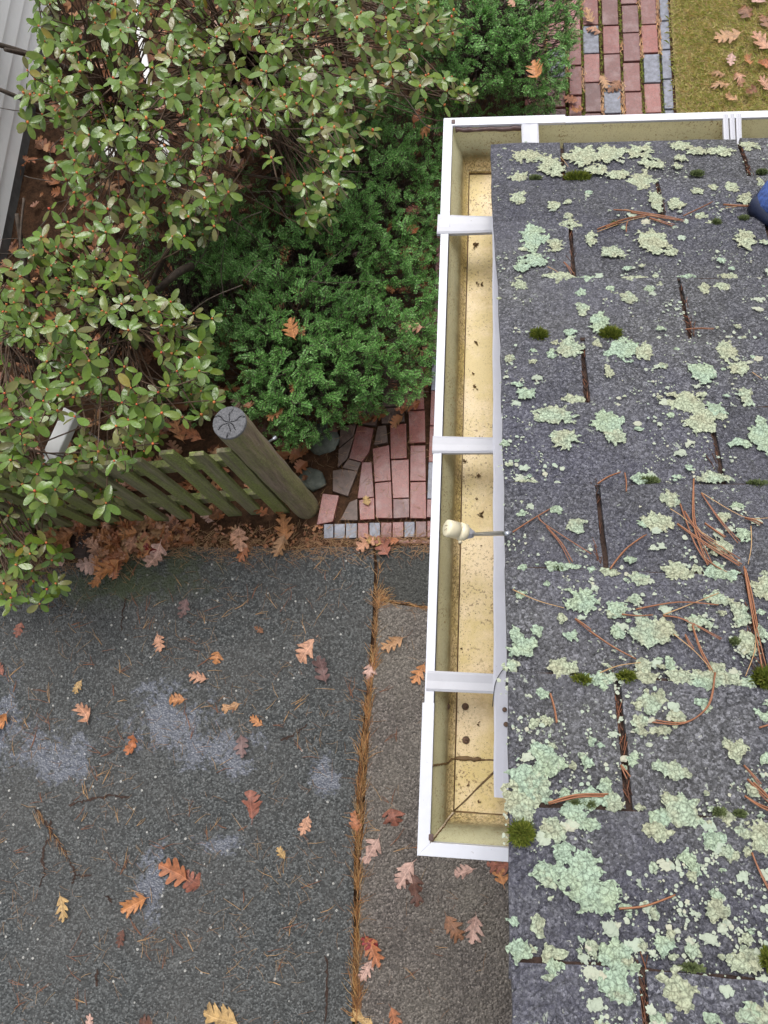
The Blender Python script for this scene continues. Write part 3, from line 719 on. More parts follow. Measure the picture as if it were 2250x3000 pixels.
strap((1283, 630), (1500, 636), (1500, 676), (1280, 684), 0.0016)
strap((1268, 1279), (1500, 1284), (1500, 1325), (1266, 1326), 0.0016)
strap((1252, 1966), (1510, 1979), (1510, 2033), (1248, 2022), 0.0016)
strap((1527, 358), (1532, 470), (1582, 470), (1577, 356), 0.0016)
strap((2118, 336), (2124, 450), (2140, 450), (2133, 335), 0.0016, 'ribbed three-strip hanger at the right')
strap((2137, 335), (2144, 450), (2158, 450), (2152, 334), 0.0016, 'ribbed three-strip hanger at the right')
strap((2156, 334), (2162, 450), (2176, 450), (2172, 333), 0.0016, 'ribbed three-strip hanger at the right')
# flashing: white strip along the back of the return
mb = MB(); K = []
for k in range(25):
    f_ = k / 24; y = 0.935 + (-0.134 - 0.935) * f_
    xl = 0.0455 + 0.0165 * f_ + 0.0006 * math.sin(k * 2.1)
    K.append((xl, y))
vs = []; fs = []
for (xl, y) in K: vs += [(xl + 0.001, y, GZ - 0.012), (xl, y, GZ + 0.005), (xl + 0.003, y, GZ + 0.0062), (0.128, y, GZ + 0.0062)]
for k in range(24):
    for i in range(3): a = k * 4 + i; fs.append((a, a + 4, a + 5, a + 1))
mb.add(vs, fs); mb.box((0.0745, pix(1470, 2327, GZ).y, GZ + 0.0064), (0.126, pix(1470, 2184, GZ).y, GZ + 0.0085))
o = gsub(mb.build('flashing', M['flash'])); o['label'] = 'white metal flashing strip between gutter and shingles'
# seams
def bead(pts, r, mat, name='seam'):
    mb = MB(); P = []
    for a, b in zip(pts, pts[1:]):
        for k in range(8): P.append(Vector(a).lerp(Vector(b), k / 8) + Vector((rnd.uniform(-1, 1), rnd.uniform(-1, 1), 0)) * r * 0.4)
    P.append(Vector(pts[-1])); mb.tube(P, [r * rnd.uniform(0.7, 1.3) for _ in P], 6, 0)
    return gsub(mb.build(name, mat))
def gp(dd, z, run, s):      # point on trough profile; s = absolute coord along the run
    if run == 0: return Vector((s, GYT - dd, GZ + z))
    if run == 1: return Vector((GX + dd, s, GZ + z))
    return Vector((s, GYB + dd, GZ + z))
ys = pix(1400, 2226, 2.49).y
bead([gp(d_, z_, 1, ys - (0.006 if d_ < 0.04 else 0)) for d_, z_ in prof[0:15]] + [gp(0.12, -0.09, 1, ys + 0.001)], 0.0016, M['caulk'])
bead([gp(0.0485, -0.0885, 1, ys), gp(0.09, -0.0885, 1, ys + 0.001)], 0.0032, M['caulk'])
yv = GYB + 0.0485
bead([Vector((GX + 0.0485, GYB + 0.0485, 2.4915)), Vector((GX + 0.126, GYB + 0.126, 2.4915))], 0.0013, M['caulk'])
bead([Vector((GX + d_, GYB + d_, GZ + z_ + 0.001)) for d_, z_ in prof[0:11]], 0.0016, M['caulklight'])
bead([Vector((GX + d_ + 0.002, GYB + d_, GZ + z_ + 0.0006)) for d_, z_ in prof[0:11]], 0.0012, M['caulk'])
bead([gp(0.0485, -0.0885, 1, GYT - 0.0495), gp(0.0485, -0.0885, 1, GYB + 0.05)], 0.0012, M['caulk'])
bead([gp(0.0485, -0.0885, 0, GX + 0.0485), gp(0.0485, -0.0885, 0, 0.6)], 0.0018, M['caulk'])
bead([gp(0.0485, -0.0885, 2, GX + 0.0485), gp(0.0485, -0.0885, 2, 0.2)], 0.0012, M['caulk'])
bead([gp(0.0185, -0.004, 0, GX + 0.02), gp(0.018, -0.005, 0, 0.04), gp(0.017, -0.005, 0, 0.11)], 0.0042, M['rust'])
for (u, v) in ((1328, 361), (1263, 2452)):
    p = pix(u, v, GZ); mb = MB(); mb.box((p.x - 0.0035, p.y - 0.0045, GZ), (p.x + 0.0035, p.y + 0.0045, GZ + 0.0048)); gsub(mb.build('rivet', M['rust'], bevel=0.001))

# ------------------------------------------------------------------ lichen and moss on the roof
def lobe(mb, c, r, h, tilt=0.25, seed=0, mi=0):
    n = 9; a0 = rnd.uniform(0, 6.28); tx, ty = rnd.uniform(-tilt, tilt), rnd.uniform(-tilt, tilt)
    U = Vector((1, 0, 0)); V = Vector((0, -RC, RC * RS)); vs = [c + RN * (h + r * 0.12)]
    for k in range(n):
        an = a0 + 2 * math.pi * k / n; rr = r * rnd.uniform(0.62, 1.15)
        x, y = math.cos(an) * rr, math.sin(an) * rr
        vs.append(c + U * x + V * y + RN * max(0.0006, h + x * tx + y * ty + rnd.uniform(-0.0004, 0.0006)))
    mb.add(vs, [(0, 1 + k, 1 + (k + 1) % n) for k in range(n)], mi, False)
def thallus(mb, c, A, B, mi=0, cell=0.0017, hmax=0.0024):
    """frilly foliose lichen: a fine grid kept where a lobed noise field is positive"""
    sd = rnd.uniform(0, 200); rot = rnd.uniform(0, 3.14)
    ext = 1.35; nx = int(2 * A * ext / cell) + 2; ny = int(2 * B * ext / cell) + 2
    U = Vector((1, 0, 0)); V = Vector((0, -RC, RC * RS)); F_ = {}
    def field(x, y):
        q = math.hypot(x / A, y / B)
        if q > 1.4: return -1
        an = math.atan2(y, x)
        lob = 0.22 * mnoise.noise((math.cos(an) * 1.3 + sd, math.sin(an) * 1.3, 0)) * 2 + 0.30 * mnoise.noise((math.cos(an) * 4.5 + sd, math.sin(an) * 4.5, q))
        fr = 0.75 * mnoise.noise((x * 150, y * 150, sd)) + 0.55 * mnoise.noise((x * 330, y * 330, sd)) 
        f = 1.06 + lob - q + fr * (0.12 + 0.40 * min(1, q * q))
        gap = mnoise.noise((x * 75, y * 75, sd + 9))
        if gap > 0.45: f -= (gap - 0.45) * 6
        return f
    idx = {}; vs = []; fs = []
    def vid(i, j):
        if (i, j) in idx: return idx[(i, j)]
        x = (i - nx / 2) * cell; y = (j - ny / 2) * cell; f = F_[(i, j)]
        jx, jy = rnd.uniform(-.35, .35) * cell, rnd.uniform(-.35, .35) * cell
        h = 0.0005 + hmax * max(0, min(1, f * 1.6 + 0.1)) * (0.45 + 0.9 * (0.5 + mnoise.noise((x * 210, y * 210, sd + 3)))) 
        vs.append(c + U * (x + jx) + V * (y + jy) + RN * h); idx[(i, j)] = len(vs) - 1; return idx[(i, j)]
    for i in range(nx + 1):
        for j in range(ny + 1): F_[(i, j)] = field((i - nx / 2) * cell, (j - ny / 2) * cell)
    for i in range(nx):
        for j in range(ny):
            ks = [(i, j), (i + 1, j), (i + 1, j + 1), (i, j + 1)]; on = [k for k in ks if F_[k] > 0]
            if len(on) < 3: continue
            p = c + U * ((i - nx / 2) * cell)
            if p.x < 0.045: continue
            fs.append(tuple(vid(*k) for k in on)[::-1])
    mb.add(vs, fs, mi, False)
def lichen_patch(u, v, wpx, hpx, kind, name='lichen_patch'):
    mb = MB(); c = rpix(u, v, 0.0075)
    A = (rpix(u + wpx / 2, v, 0.007) - c).length; B = (rpix(u, v + hpx / 2, 0.007) - c).length
    thallus(mb, c, A, B)
    return rsub(mb.build(name, M[kind]))
LP = """1545 470 90 40 y|1612 500 70 60 y|1520 530 60 30 y|1705 470 110 50 y|1785 462 100 45 y|1868 458 80 36 y|1905 488 75 36 y|1750 508 80 30 y|1808 524 60 26 y|1875 542 85 42 y
1917 600 44 60 y|1980 612 55 32 y|1565 707 72 70 m|1622 730 45 44 y|1662 668 70 30 y|1665 645 36 20 l|1620 615 40 24 y|1520 590 44 40 y|1565 775 95 40 m|1530 795 50 26 m|1635 825 100 30 y|1520 845 50 30 y
1720 832 52 26 m|1795 752 75 36 l|1905 720 100 64 y|1960 750 44 30 y|1730 710 36 40 y|1855 827 76 14 y|1918 822 22 14 y|2010 822 50 14 m|2133 822 70 16 y|2060 858 34 30 y|2112 850 44 26 y
1840 885 50 40 l|1700 870 30 24 m|1900 858 30 20 m|1704 915 36 36 l|1750 955 55 56 m|1666 985 36 20 m|1662 1032 76 64 l|1612 1050 28 28 m|1825 1035 100 60 m|1885 1042 50 50 y|1745 1015 40 30 y
2125 1040 56 60 y|2052 1102 70 54 m|2160 1090 60 40 y|1780 1102 32 36 y|1620 1015 26 14 y|2040 572 36 20 y|2085 560 30 16 y|2140 560 38 30 y|2180 595 44 36 y|2178 700 50 26 y|2180 720 56 40 y|2240 722 40 16 l
2220 545 30 26 y|2050 645 34 20 y|1995 440 70 26 y|2040 455 60 22 y|2110 455 80 26 y|2190 440 60 26 y|1990 475 40 20 y|1980 500 30 16 y|1540 1165 60 34 m|1620 1228 130 50 l|1655 1298 84 64 l
1490 1062 30 24 l|1560 1070 30 14 y|1680 1180 60 30 y|1775 1250 80 70 m|1800 1290 60 50 l|2000 1190 90 60 y|2060 1240 120 80 y|2090 1215 60 50 m|2180 1170 40 60 l|2230 1290 80 90 m|2160 1310 60 30 m
1540 1422 70 12 y|1625 1508 38 30 m|1955 1472 60 46 l|1920 1540 96 56 y|1882 1413 70 34 m|2085 1410 120 34 l|1685 1550 60 44 l|1640 1670 130 26 m|1530 1673 36 16 m|1980 1685 96 50 y|2100 1685 110 48 m|2110 1615 80 44 y
2170 1575 44 40 m|1780 1685 54 30 y|1870 1705 60 40 l|1840 1650 50 20 m|1700 1770 90 72 m|1548 1770 0 0 m|1600 1718 20 20 m|1805 1795 64 50 m|1855 1765 40 30 l|1900 1860 100 100 l|1945 1850 60 60 y|1805 1860 50 40 m
2100 1765 76 40 l|2040 1835 70 44 l|2160 1810 50 80 l|2235 1735 90 70 y|2240 1700 60 30 l|2180 1890 60 60 y|2225 1860 40 40 l|1530 1905 90 70 m|1500 1960 40 40 l|1570 1855 36 34 m|1672 1870 44 36 m|1645 1820 28 36 y
1640 1965 90 56 y|1750 2000 96 50 m|1770 1990 60 60 l|1890 1990 76 40 y|1880 1960 50 50 l|1990 1990 80 44 l|2090 1985 130 60 l|2060 2010 80 40 m|2190 2010 60 30 l|1900 2070 60 70 l|1930 2050 50 40 y|1975 2110 60 50 l|1870 2135 50 60 l
2050 2065 50 26 m|2240 2100 70 60 m|1930 2150 60 30 l|2060 2085 36 26 l|1600 2230 100 90 m|1540 2290 110 110 m|1570 2300 90 80 l|1500 2340 60 90 y|1522 2380 80 70 l|1716 2240 40 40 m|1550 2350 70 60 y
1770 2310 50 60 m|1740 2345 120 60 m|1790 2350 60 60 l|1680 2385 90 60 m|1720 2420 60 40 m|1620 2435 80 66 l|1960 2260 90 50 l|1990 2275 70 40 l|1990 2380 110 100 l|1960 2350 60 40 y|1925 2440 80 60 y|1930 2400 60 50 m
2085 2465 70 60 m|2120 2500 50 40 l|2230 2460 90 100 y|2160 2440 40 30 l|1690 2560 130 130 m|1730 2620 130 110 m|1760 2640 80 90 m|1600 2560 100 60 m|1600 2590 60 80 l|1650 2500 60 60 m|1830 2660 50 26 m|1910 2680 30 50 l
1575 2715 50 60 l|2095 2670 66 60 l|1520 2785 80 70 m|1600 2790 110 50 y|1620 2835 50 50 m|1800 2800 100 80 m|1830 2815 50 36 y|1730 2780 40 50 l|1880 2775 36 40 l|1940 2770 60 60 m|1955 2745 36 40 l|2020 2785 50 50 l
1800 2890 80 100 m|1815 2920 70 60 l|1960 2880 90 90 y|1990 2910 90 100 y|2170 2820 100 60 y|2190 2800 60 50 l|2210 2975 100 80 l|2190 2960 60 60 m|1600 2865 36 30 l|2080 2985 60 40 m|1925 2985 50 40 m|1910 2545 24 36 l
2020 2570 36 40 y|2060 2330 24 20 l|1870 2370 40 26 l|2200 2320 50 50 l|1500 2700 30 40 m|1695 2790 20 20 l|2240 2230 50 40 m|2150 2205 60 60 y|2120 2180 44 30 l|1730 2180 30 30 m|1700 2220 24 22 l|1850 2230 40 40 m|1510 1870 40 50 m"""
npatch = 0
LIST = []
for tok in LP.replace('\n', '|').split('|'):
    q = tok.split(); u, v, a, b = map(float, q[:4])
    if a < 5: continue
    LIST.append((a * b, u, v, a, b, {'y': 'lichen_y', 'm': 'lichen_m', 'l': 'lichen'}[q[4]]))
LIST.sort(reverse=True)
for k, (_, u, v, a, b, kd) in enumerate(LIST[:98]): lichen_patch(u, v, a, b, kd)
rest_v = MB(); KM = {'lichen_y': 0, 'lichen_m': 1, 'lichen': 2}
for k, (_, u, v, a, b, kd) in enumerate(LIST[98:]):
    c = rpix(u, v, 0.007); A = (rpix(u + a / 2, v, 0.007) - c).length; B = (rpix(u, v + b / 2, 0.007) - c).length
    thallus(rest_v, c, A, B, KM[kd])
for k in range(3600):
    u, v = rnd.uniform(1440, 2300), rnd.uniform(430, 3080)
    p = rpix(u, v, 0.0065)
    if p.x < 0.05: continue
    dn = mnoise.noise((p.x * 9, p.y * 9, 5)) + 0.35 * mnoise.noise((p.x * 30, p.y * 30, 5))
    thr = 0.12 if u < 1700 and v > 900 else -0.02
    if dn < thr: continue
    r = abs(rnd.gauss(0.0, 0.0010)) + 0.0007
    if rnd.random() < 0.16:
        A = rnd.uniform(0.0025, 0.008); thallus(rest_v, p + RN * 0.0005, A, A * rnd.uniform(0.6, 1.0), rnd.choice((0, 1, 3, 3)), 0.0013, 0.0018); continue
    for i in range(rnd.choice((1, 1, 2, 3, 5))):
        lobe(rest_v, p + Vector((rnd.gauss(0, r * 1.6), rnd.gauss(0, r * 1.6), 0)), r * rnd.uniform(0.5, 1.1), 0.0009, 0.15, 0, 3)
o = rest_v.build('lichen_flecks', [M['lichen_y'], M['lichen_m'], M['lichen'], M['speck']]); rsub(o); o['kind'] = 'stuff'

def moss(u, v, wpx, hpx, mat, n=170, hh=0.011):
    if mat == 'mossd': wpx *= 0.8; hpx *= 0.75; hh = 0.006
    mb = MB(); c = rpix(u, v, 0.006); A = (rpix(u + wpx / 2, v, 0.006) - c).length; B = (rpix(u, v + hpx / 2, 0.006) - c).length
    U = Vector((1, 0, 0)); V = Vector((0, -RC, RC * RS))
    vs = [c + RN * hh * 0.6]; m_ = 12
    for k in range(m_):
        an = 6.283 * k / m_; vs.append(c + U * math.cos(an) * A * 0.9 + V * math.sin(an) * B * 0.9)
    mb.add(vs, [(0, 1 + (k + 1) % m_, 1 + k) for k in range(m_)])
    for k in range(n):
        an = rnd.uniform(0, 6.283); q = math.sqrt(rnd.random()); p = c + U * math.cos(an) * q * A + V * math.sin(an) * q * B + RN * hh * 0.6 * (1 - q * q)
        dirv = (RN + U * math.cos(an) * q * 1.1 + V * math.sin(an) * q * 1.1 + Vector((rnd.gauss(0, .4), rnd.gauss(0, .4), 0))).normalized()
        s = dirv.cross(Vector((rnd.random(), rnd.random(), rnd.random()))).normalized() * rnd.uniform(0.0008, 0.0016); L = rnd.uniform(0.35, 0.9) * hh
        mb.add([p - s, p + s, p + dirv * L], [(0, 1, 2)])
        s2 = dirv.cross(s).normalized() * s.length; mb.add([p - s2, p + s2, p + dirv * L * 0.9], [(0, 1, 2)])
    return rsub(mb.build('moss_clump', M[mat]))
for a in ((1567, 533, 44, 16, 'mossd'), (1690, 532, 76, 24, 'moss', 300), (2040, 520, 50, 20, 'mossd'), (2228, 516, 40, 16, 'mossd'), (1798, 668, 26, 14, 'mossd'), (2094, 663, 34, 20, 'mossd'),
          (2174, 652, 38, 18, 'mossd'), (1577, 993, 46, 28, 'moss', 260), (1786, 991, 58, 30, 'moss', 300), (1898, 1418, 74, 24, 'mossd', 260), (2214, 1428, 80, 20, 'mossd', 220), (1632, 1674, 30, 12, 'mossd'),
          (1828, 1990, 40, 20, 'moss'), (2228, 1997, 54, 46, 'moss', 300, 0.014), (2146, 1888, 34, 20, 'mossd'), (1526, 2446, 56, 58, 'moss', 620, 0.011), (2101, 2384, 44, 22, 'mossd'), (2160, 2388, 40, 14, 'mossd'),
          (2020, 2836, 80, 22, 'mossd', 240), (2237, 2812, 24, 50, 'moss'), (1680, 2357, 40, 12, 'mossd'), (1725, 2362, 36, 14, 'mossd'), (1700, 2000, 40, 12, 'moss')):
    moss(*a)

# ------------------------------------------------------------------ pine needles on the roof
used = {}
def uniq(lab, o, group):
    used.setdefault(lab, []).append(o); o['label'] = lab; o['group'] = group
def smooth_poly(P, n=5):
    if len(P) == 2:
        a, b = P; m_ = a.lerp(b, 0.5) + Vector((-(b - a).y, (b - a).x, 0)) * rnd.uniform(-0.06, 0.06); P = [a, m_, b]
    out = []
    for i in range(len(P) - 1):
        p0 = P[max(i - 1, 0)]; p1 = P[i]; p2 = P[i + 1]; p3 = P[min(i + 2, len(P) - 1)]
        for k in range(n):
            t = k / n
            out.append(0.5 * ((2 * p1) + (p2 - p0) * t + (2 * p0 - 5 * p1 + 4 * p2 - p3) * t * t + (3 * p1 - p0 - 3 * p2 + p3) * t ** 3))
    out.append(P[-1]); return out
def roof_words(u, v):
    ver = 'top' if v < 800 else ('upper' if v < 1350 else ('middle' if v < 1800 else ('lower' if v < 2350 else 'bottom')))
    hor = 'left' if u < 1700 else ('centre' if u < 1980 else 'right')
    return ver + ' ' + hor + ' of roof'
def needle_obj(P, r=0.0009, mat='needle', strands=2, words='', base='pine needle'):
    P = smooth_poly(P); mb = MB(); n = len(P)
    for s in range(strands):
        sp = rnd.uniform(-1, 1) * 0.0035 if s else 0
        Q = [p + Vector((sp * (k / n), sp * (k / n) * 0.7, 0)) + RN * (0.0008 * s) for k, p in enumerate(P)]
        mb.tube(Q, [r * (1.15 - 0.5 * k / n) for k in range(n)], 4)
    o = mb.build('pine_needle', M[mat]); L = (P[0] - P[-1]).length
    an = math.degrees(math.atan2(P[-1].y - P[0].y, P[-1].x - P[0].x)) % 180
    dr = 'lying level' if an < 20 or an > 160 else ('pointing upward' if 70 < an < 110 else ('rising rightward' if an < 90 else 'falling rightward'))
    ln = 'short' if L < 0.045 else ('long' if L < 0.10 else 'very long')
    o['category'] = 'pine needle'
    uniq(f'{ln} {mat_word[mat]} {base} {dr}, {words}', o, 'pine needles on the roof')
    return o
mat_word = {'needle': 'rust brown', 'needle_pale': 'pale brown'}
N5 = """0 385 235 235|165 285 210 330 505 525|215 350 370 585|545 75 690 0|720 0 728 120|625 620 860 395|0 750 160 825 330 870|400 940 490 1020|490 1020 640 1120 790 1200|560 1285 680 1240 820 1220|790 880 1060 835 1320 850|700 910 900 915|965 915 1180 830 1320 775|965 920 1100 940 1340 1070|1030 1040 1290 1285|1150 985 1280 1270|1295 1290 1250 1500 1100 1610 900 1600|1160 45 1165 330 1260 590|1075 200 1170 450 1260 590|1055 330 1250 470 1460 600|1180 340 1300 480 1470 590|1100 250 1200 400 1440 570|1160 350 1330 460 1450 590|1210 130 1330 300 1460 445|1210 130 1400 240 1520 290 1670 290|1530 340 1510 590|1490 290 1590 335|1010 235 1140 330|1480 610 1540 950 1605 1260|1560 1000 1550 1150 1490 1310|1580 1640 1680 1610|240 1420 280 1610|1490 620 1530 800 1560 1000|1230 330 1360 420|1105 1040 1150 1140|1240 560 1380 640"""
N7 = """650 515 760 520 990 560 1100 590|760 530 870 550 1080 580|545 640 720 580 870 550|545 655 750 580 860 555|880 570 1030 620|740 590 730 660|1100 550 1280 465|1355 480 1480 495 1570 490|1370 500 1570 475|225 880 300 920|330 850 380 930|310 170 360 230|1540 1560 1600 1610|1110 1290 1290 1285|720 505 900 545 1000 575|600 630 700 600"""
N6 = """225 245 400 195 605 190|680 920 850 900 1040 830|1500 90 1590 190 1670 270|1540 110 1660 250|1530 560 1590 700 1670 840|1480 0 1580 130|690 0 730 90|230 250 420 205 590 196|1480 200 1660 290"""
for txt, ox, oy in ((N5, 1500, 1400), (N7, 1500, 400), (N6, 1500, 2250)):
    for tok in txt.split('|'):
        q = list(map(float, tok.split())); P = [(ox + q[i] / 2.212, oy + q[i + 1] / 2.212) for i in range(0, len(q), 2)]
        um = sum(p[0] for p in P) / len(P); vm = sum(p[1] for p in P) / len(P)
        thin = rnd.random() < 0.3
        needle_obj([rpix(*p, 0.0095 + 0.002 * rnd.random()) for p in P], 0.0006 if thin else 0.00082, 'needle_pale' if thin else 'needle', 1 if thin else rnd.choice((2, 3)), roof_words(um, vm))
# litter packed in the shingle slots
mbs = MB()
for (u, v0, v1, du) in ((1646, 470, 538, 4), (1667, 662, 830, 14), (1701, 1010, 1190, 18), (1733, 1430, 1685, 28), (2170, 1690, 2000, 55), (1800, 2004, 2150, 14), (1814, 2150, 2370, 26), (1884, 2845, 3060, 12), (2000, 850, 1000, 26), (2066, 1215, 1425, 40), (1929, 552, 645, 16), (2172, 440, 530, 28)):
    for k in range(34):
        f_ = rnd.random(); p = rpix(u + du * f_, v0 + (v1 - v0) * f_, 0.0035 + rnd.uniform(0, 0.003)) + Vector((rnd.gauss(0, 0.002), 0, 0))
        a = math.pi / 2 + rnd.gauss(0.1, 0.3); L = rnd.uniform(0.006, 0.02)
        mbs.tube([p, p + Vector((math.cos(a) * L, math.sin(a) * L, -RS * math.sin(a) * L))], 0.0006, 3, 0, False)
o = mbs.build('needle_debris', M['debris']); tag(o, 'rust brown needle debris packed in the slots between shingle tabs', 'debris', kind='stuff')

# ------------------------------------------------------------------ rain sensor
fc = pix(1307, 1546, 2.668); ax = Vector((1.0, -0.10, -0.55)).normalized()
rs = empty('rain_sensor', fc); tag(rs, 'small cream rain sensor on a thin metal arm over the gutter', 'rain sensor')
def at(o, e): o.parent = e; o.matrix_parent_inverse = Matrix.Translation(-Vector(e.location)); return o
L_ = [(0.0, 0.0112), (0.0012, 0.0128), (0.004, 0.0132), (0.019, 0.0132), (0.0195, 0.0118), (0.0225, 0.0118), (0.023, 0.0135), (0.033, 0.0130), (0.0345, 0.0108)]
mb = MB(); mb.tube([fc + ax * a for a, r in L_], [r for a, r in L_], 28); o = at(mb.build('sensor_body', M['sensor']), rs)
mb = MB(); mb.tube([fc + ax * 0.0335, fc + ax * 0.036, fc + ax * 0.046, fc + ax * 0.048], [0.0100, 0.0102, 0.0062, 0.0045], 6, 0, True, False); at(mb.build('hex_collar', M['strap']), rs)
e0 = fc + ax * 0.046; e1 = rpix(1476, 1578, 0.012)
mb = MB(); mb.tube([e0, e0.lerp(e1, 0.5), e1, e1 + (e1 - e0).normalized() * 0.02 - RN * 0.001], 0.0030, 12); at(mb.build('arm', M['metal']), rs)
mb = MB(); pc = fc + ax * 0.024 + Vector((0, -0.0125, -0.004)); mb.tube([pc, pc + Vector((0.001, -0.005, 0.001))], 0.0028, 10); at(mb.build('vent_knob', M['sensor']), rs)
# embossed marks on the cap
s1 = ax.cross(Vector((0, 0, 1))).normalized(); s2 = ax.cross(s1).normalized()
mb = MB()
for pts in ([(-.0045, .003), (-.0025, .004), (-.0012, .002), (-.0042, -.003), (-.001, -.0032)], [(.002, .003), (.0035, .004), (.0035, -.0035)]):
    mb.tube([fc - ax * 0.0002 + s1 * a * -1 + s2 * -b for a, b in pts], 0.00045, 5)
at(mb.build('cap_mark', M['sensor_mark']), rs)
# acorn caps in the gutter
def acorn(p, r, label):
    mb = MB(); P = [p + Vector((0, 0, h)) for h in (0, r * 0.35, r * 0.7, r * 0.85)]
    mb.tube(P, [r * 0.9, r, r * 0.7, r * 0.35], 12); mb.tube([P[-1], P[-1] + Vector((r * 0.3, r * 0.2, r * 0.5))], r * 0.12, 5)
    o = mb.build('acorn_cap', M['acorn']); tag(o, label, 'acorn cap', 'acorn caps in the gutter'); return o
acorn(Vector((GX + 0.033, pix(1317, 2070, 2.52).y, 2.522)), 0.0058, 'dark wet acorn cap on the front ledge of the gutter below the lowest strap')
acorn(pix(1363, 2070, 2.491), 0.0058, 'brown acorn cap on the gutter floor close below the lowest strap')
acorn(pix(1365, 2168, 2.491), 0.0062, 'brown acorn cap on the gutter floor halfway between lowest strap and seam')
acorn(pix(1478, 2079, 2.588), 0.0036, 'small red brown acorn cap on the white flashing beside the shingles')
acorn(pix(1482, 2122, 2.588), 0.0038, 'small dark acorn cap on the white flashing just above its end piece')
mb = MB(); mb.tube(smooth_poly([pix(1478, 1955, 2.590), pix(1452, 2000, 2.592), pix(1443, 2070, 2.589)], 8), 0.0007, 5)
o = mb.build('dark_stem', M['darkneedle']); tag(o, 'thin curved dark stem lying across the white flashing', 'stem')
# specks of dirt in the trough
mb = MB()
for (u, v, r) in ((1392, 720, 9), (1398, 832, 5), (1412, 834, 5), (1390, 1003, 6), (1385, 1095, 4), (1388, 1137, 6), (1398, 1395, 7), (1360, 1350, 6), (1405, 1505, 6), (1410, 1512, 4), (1352, 1200, 4), (1395, 1460, 4), (1350, 1900, 4), (1330, 1850, 5), (1400, 2120, 4), (1370, 2300, 4), (1400, 2350, 4), (1340, 2450, 5), (1370, 2470, 4), (1395, 2445, 4), (1345, 1740, 4), (1410, 1600, 3), (1420, 1980, 3)):
    for i in range(5):
        p = pix(u + rnd.gauss(0, r * .5), v + rnd.gauss(0, r * .5), 2.4925); rr = r * 0.00028 * rnd.uniform(.5, 1.2)
        mb.tube([p, p + Vector((rr * 2, rnd.uniform(-1, 1) * rr * 3, 0.0006))], [rr, rr * .4], 5)
for k in range(520):
    y = rnd.uniform(-0.15, 0.98); dd = rnd.choice((rnd.uniform(0.036, 0.047), rnd.uniform(0.05, 0.062), rnd.uniform(0.05, 0.1)))
    zz = np.interp(dd, [a for a, b in prof], [b for a, b in prof]); p = Vector((GX + dd, y, GZ + zz + 0.0006)); rr = rnd.uniform(0.0003, 0.0009)
    mb.tube([p, p + Vector((rr, rr * rnd.uniform(-2, 2), 0.0003))], [rr, rr * .5], 4)
o = mb.build('grit', M['caulk']); tag(o, 'brown grit and dirt specks scattered in the gutter', 'grit', kind='stuff')

# ------------------------------------------------------------------ blue shoe at the right edge
sp = Vector((0.462, 0.77, 0)); shoe = empty('shoe', rpt(0.47, 0.23, 0)); tag(shoe, 'blue canvas shoe with navy rubber sole on the shingles at the right edge', 'shoe')
def shoe_sec(n=12):
    out = []
    for k in range(n + 1):
        f_ = k / n; x = 0.448 + f_ * 0.29
        wd = 0.052 * min(1, (max(f_, 0.0) / 0.18) ** 0.5) * (1.0 + 0.22 * math.sin(math.pi * min(1, f_ * 1.7)) - 0.15 * f_) + 0.002
        if f_ > 0.9: wd *= 1 - (f_ - 0.9) * 4
        h = 0.020 + 0.05 * min(1, (f_ / 0.35)) ** 0.8 + (0.03 * max(0, f_ - 0.4) / 0.6)
        if k == 0: h = 0.012
        out.append((x, wd, h))
    return out
TC = 0.222
def shoe_mesh(z0f, z1f, mat, name, grow=0.0):
    mb = MB(); vs = []; fs = []; n = 14; S = shoe_sec()
    for (x, wd, h) in S:
        for k in range(n):
            a = math.pi * k / (n - 1); q = z0f + (z1f(h) - z0f) * max(0.0, math.sin(a)) ** 0.7
            vs.append(rpt(x - grow * 0.5, TC - 0.02 * (x - 0.455) / 0.29 + math.cos(a) * (wd + grow), q))
    for i in range(len(S) - 1):
        for k in range(n - 1): fs.append((i * n + k, i * n + k + 1, (i + 1) * n + k + 1, (i + 1) * n + k))
        fs.append((i * n + n - 1, i * n, (i + 1) * n, (i + 1) * n + n - 1))
    fs.append(tuple(range(n))[::-1]); fs.append(tuple((len(S) - 1) * n + k for k in range(n)))
    mb.add(vs, fs, 0, True); o = mb.build(name, mat); o.parent = shoe; o.matrix_parent_inverse = Matrix.Translation(-Vector(shoe.location)); return o
shoe_mesh(0.016, lambda h: h + 0.012, M['shoe'], 'upper'); shoe_mesh(0.007, lambda h: 0.030, M['sole'], 'sole', 0.004)
mb = MB()
for k in range(4):
    x = 0.55 + k * 0.025; mb.tube([rpt(x, TC - 0.022, 0.070 + k * .006), rpt(x + .004, TC, 0.087 + k * .005), rpt(x, TC + 0.022, 0.070 + k * .006)], 0.0025, 6)
o = mb.build('laces', M['strap']); o.parent = shoe; o.matrix_parent_inverse = Matrix.Translation(-Vector(shoe.location))

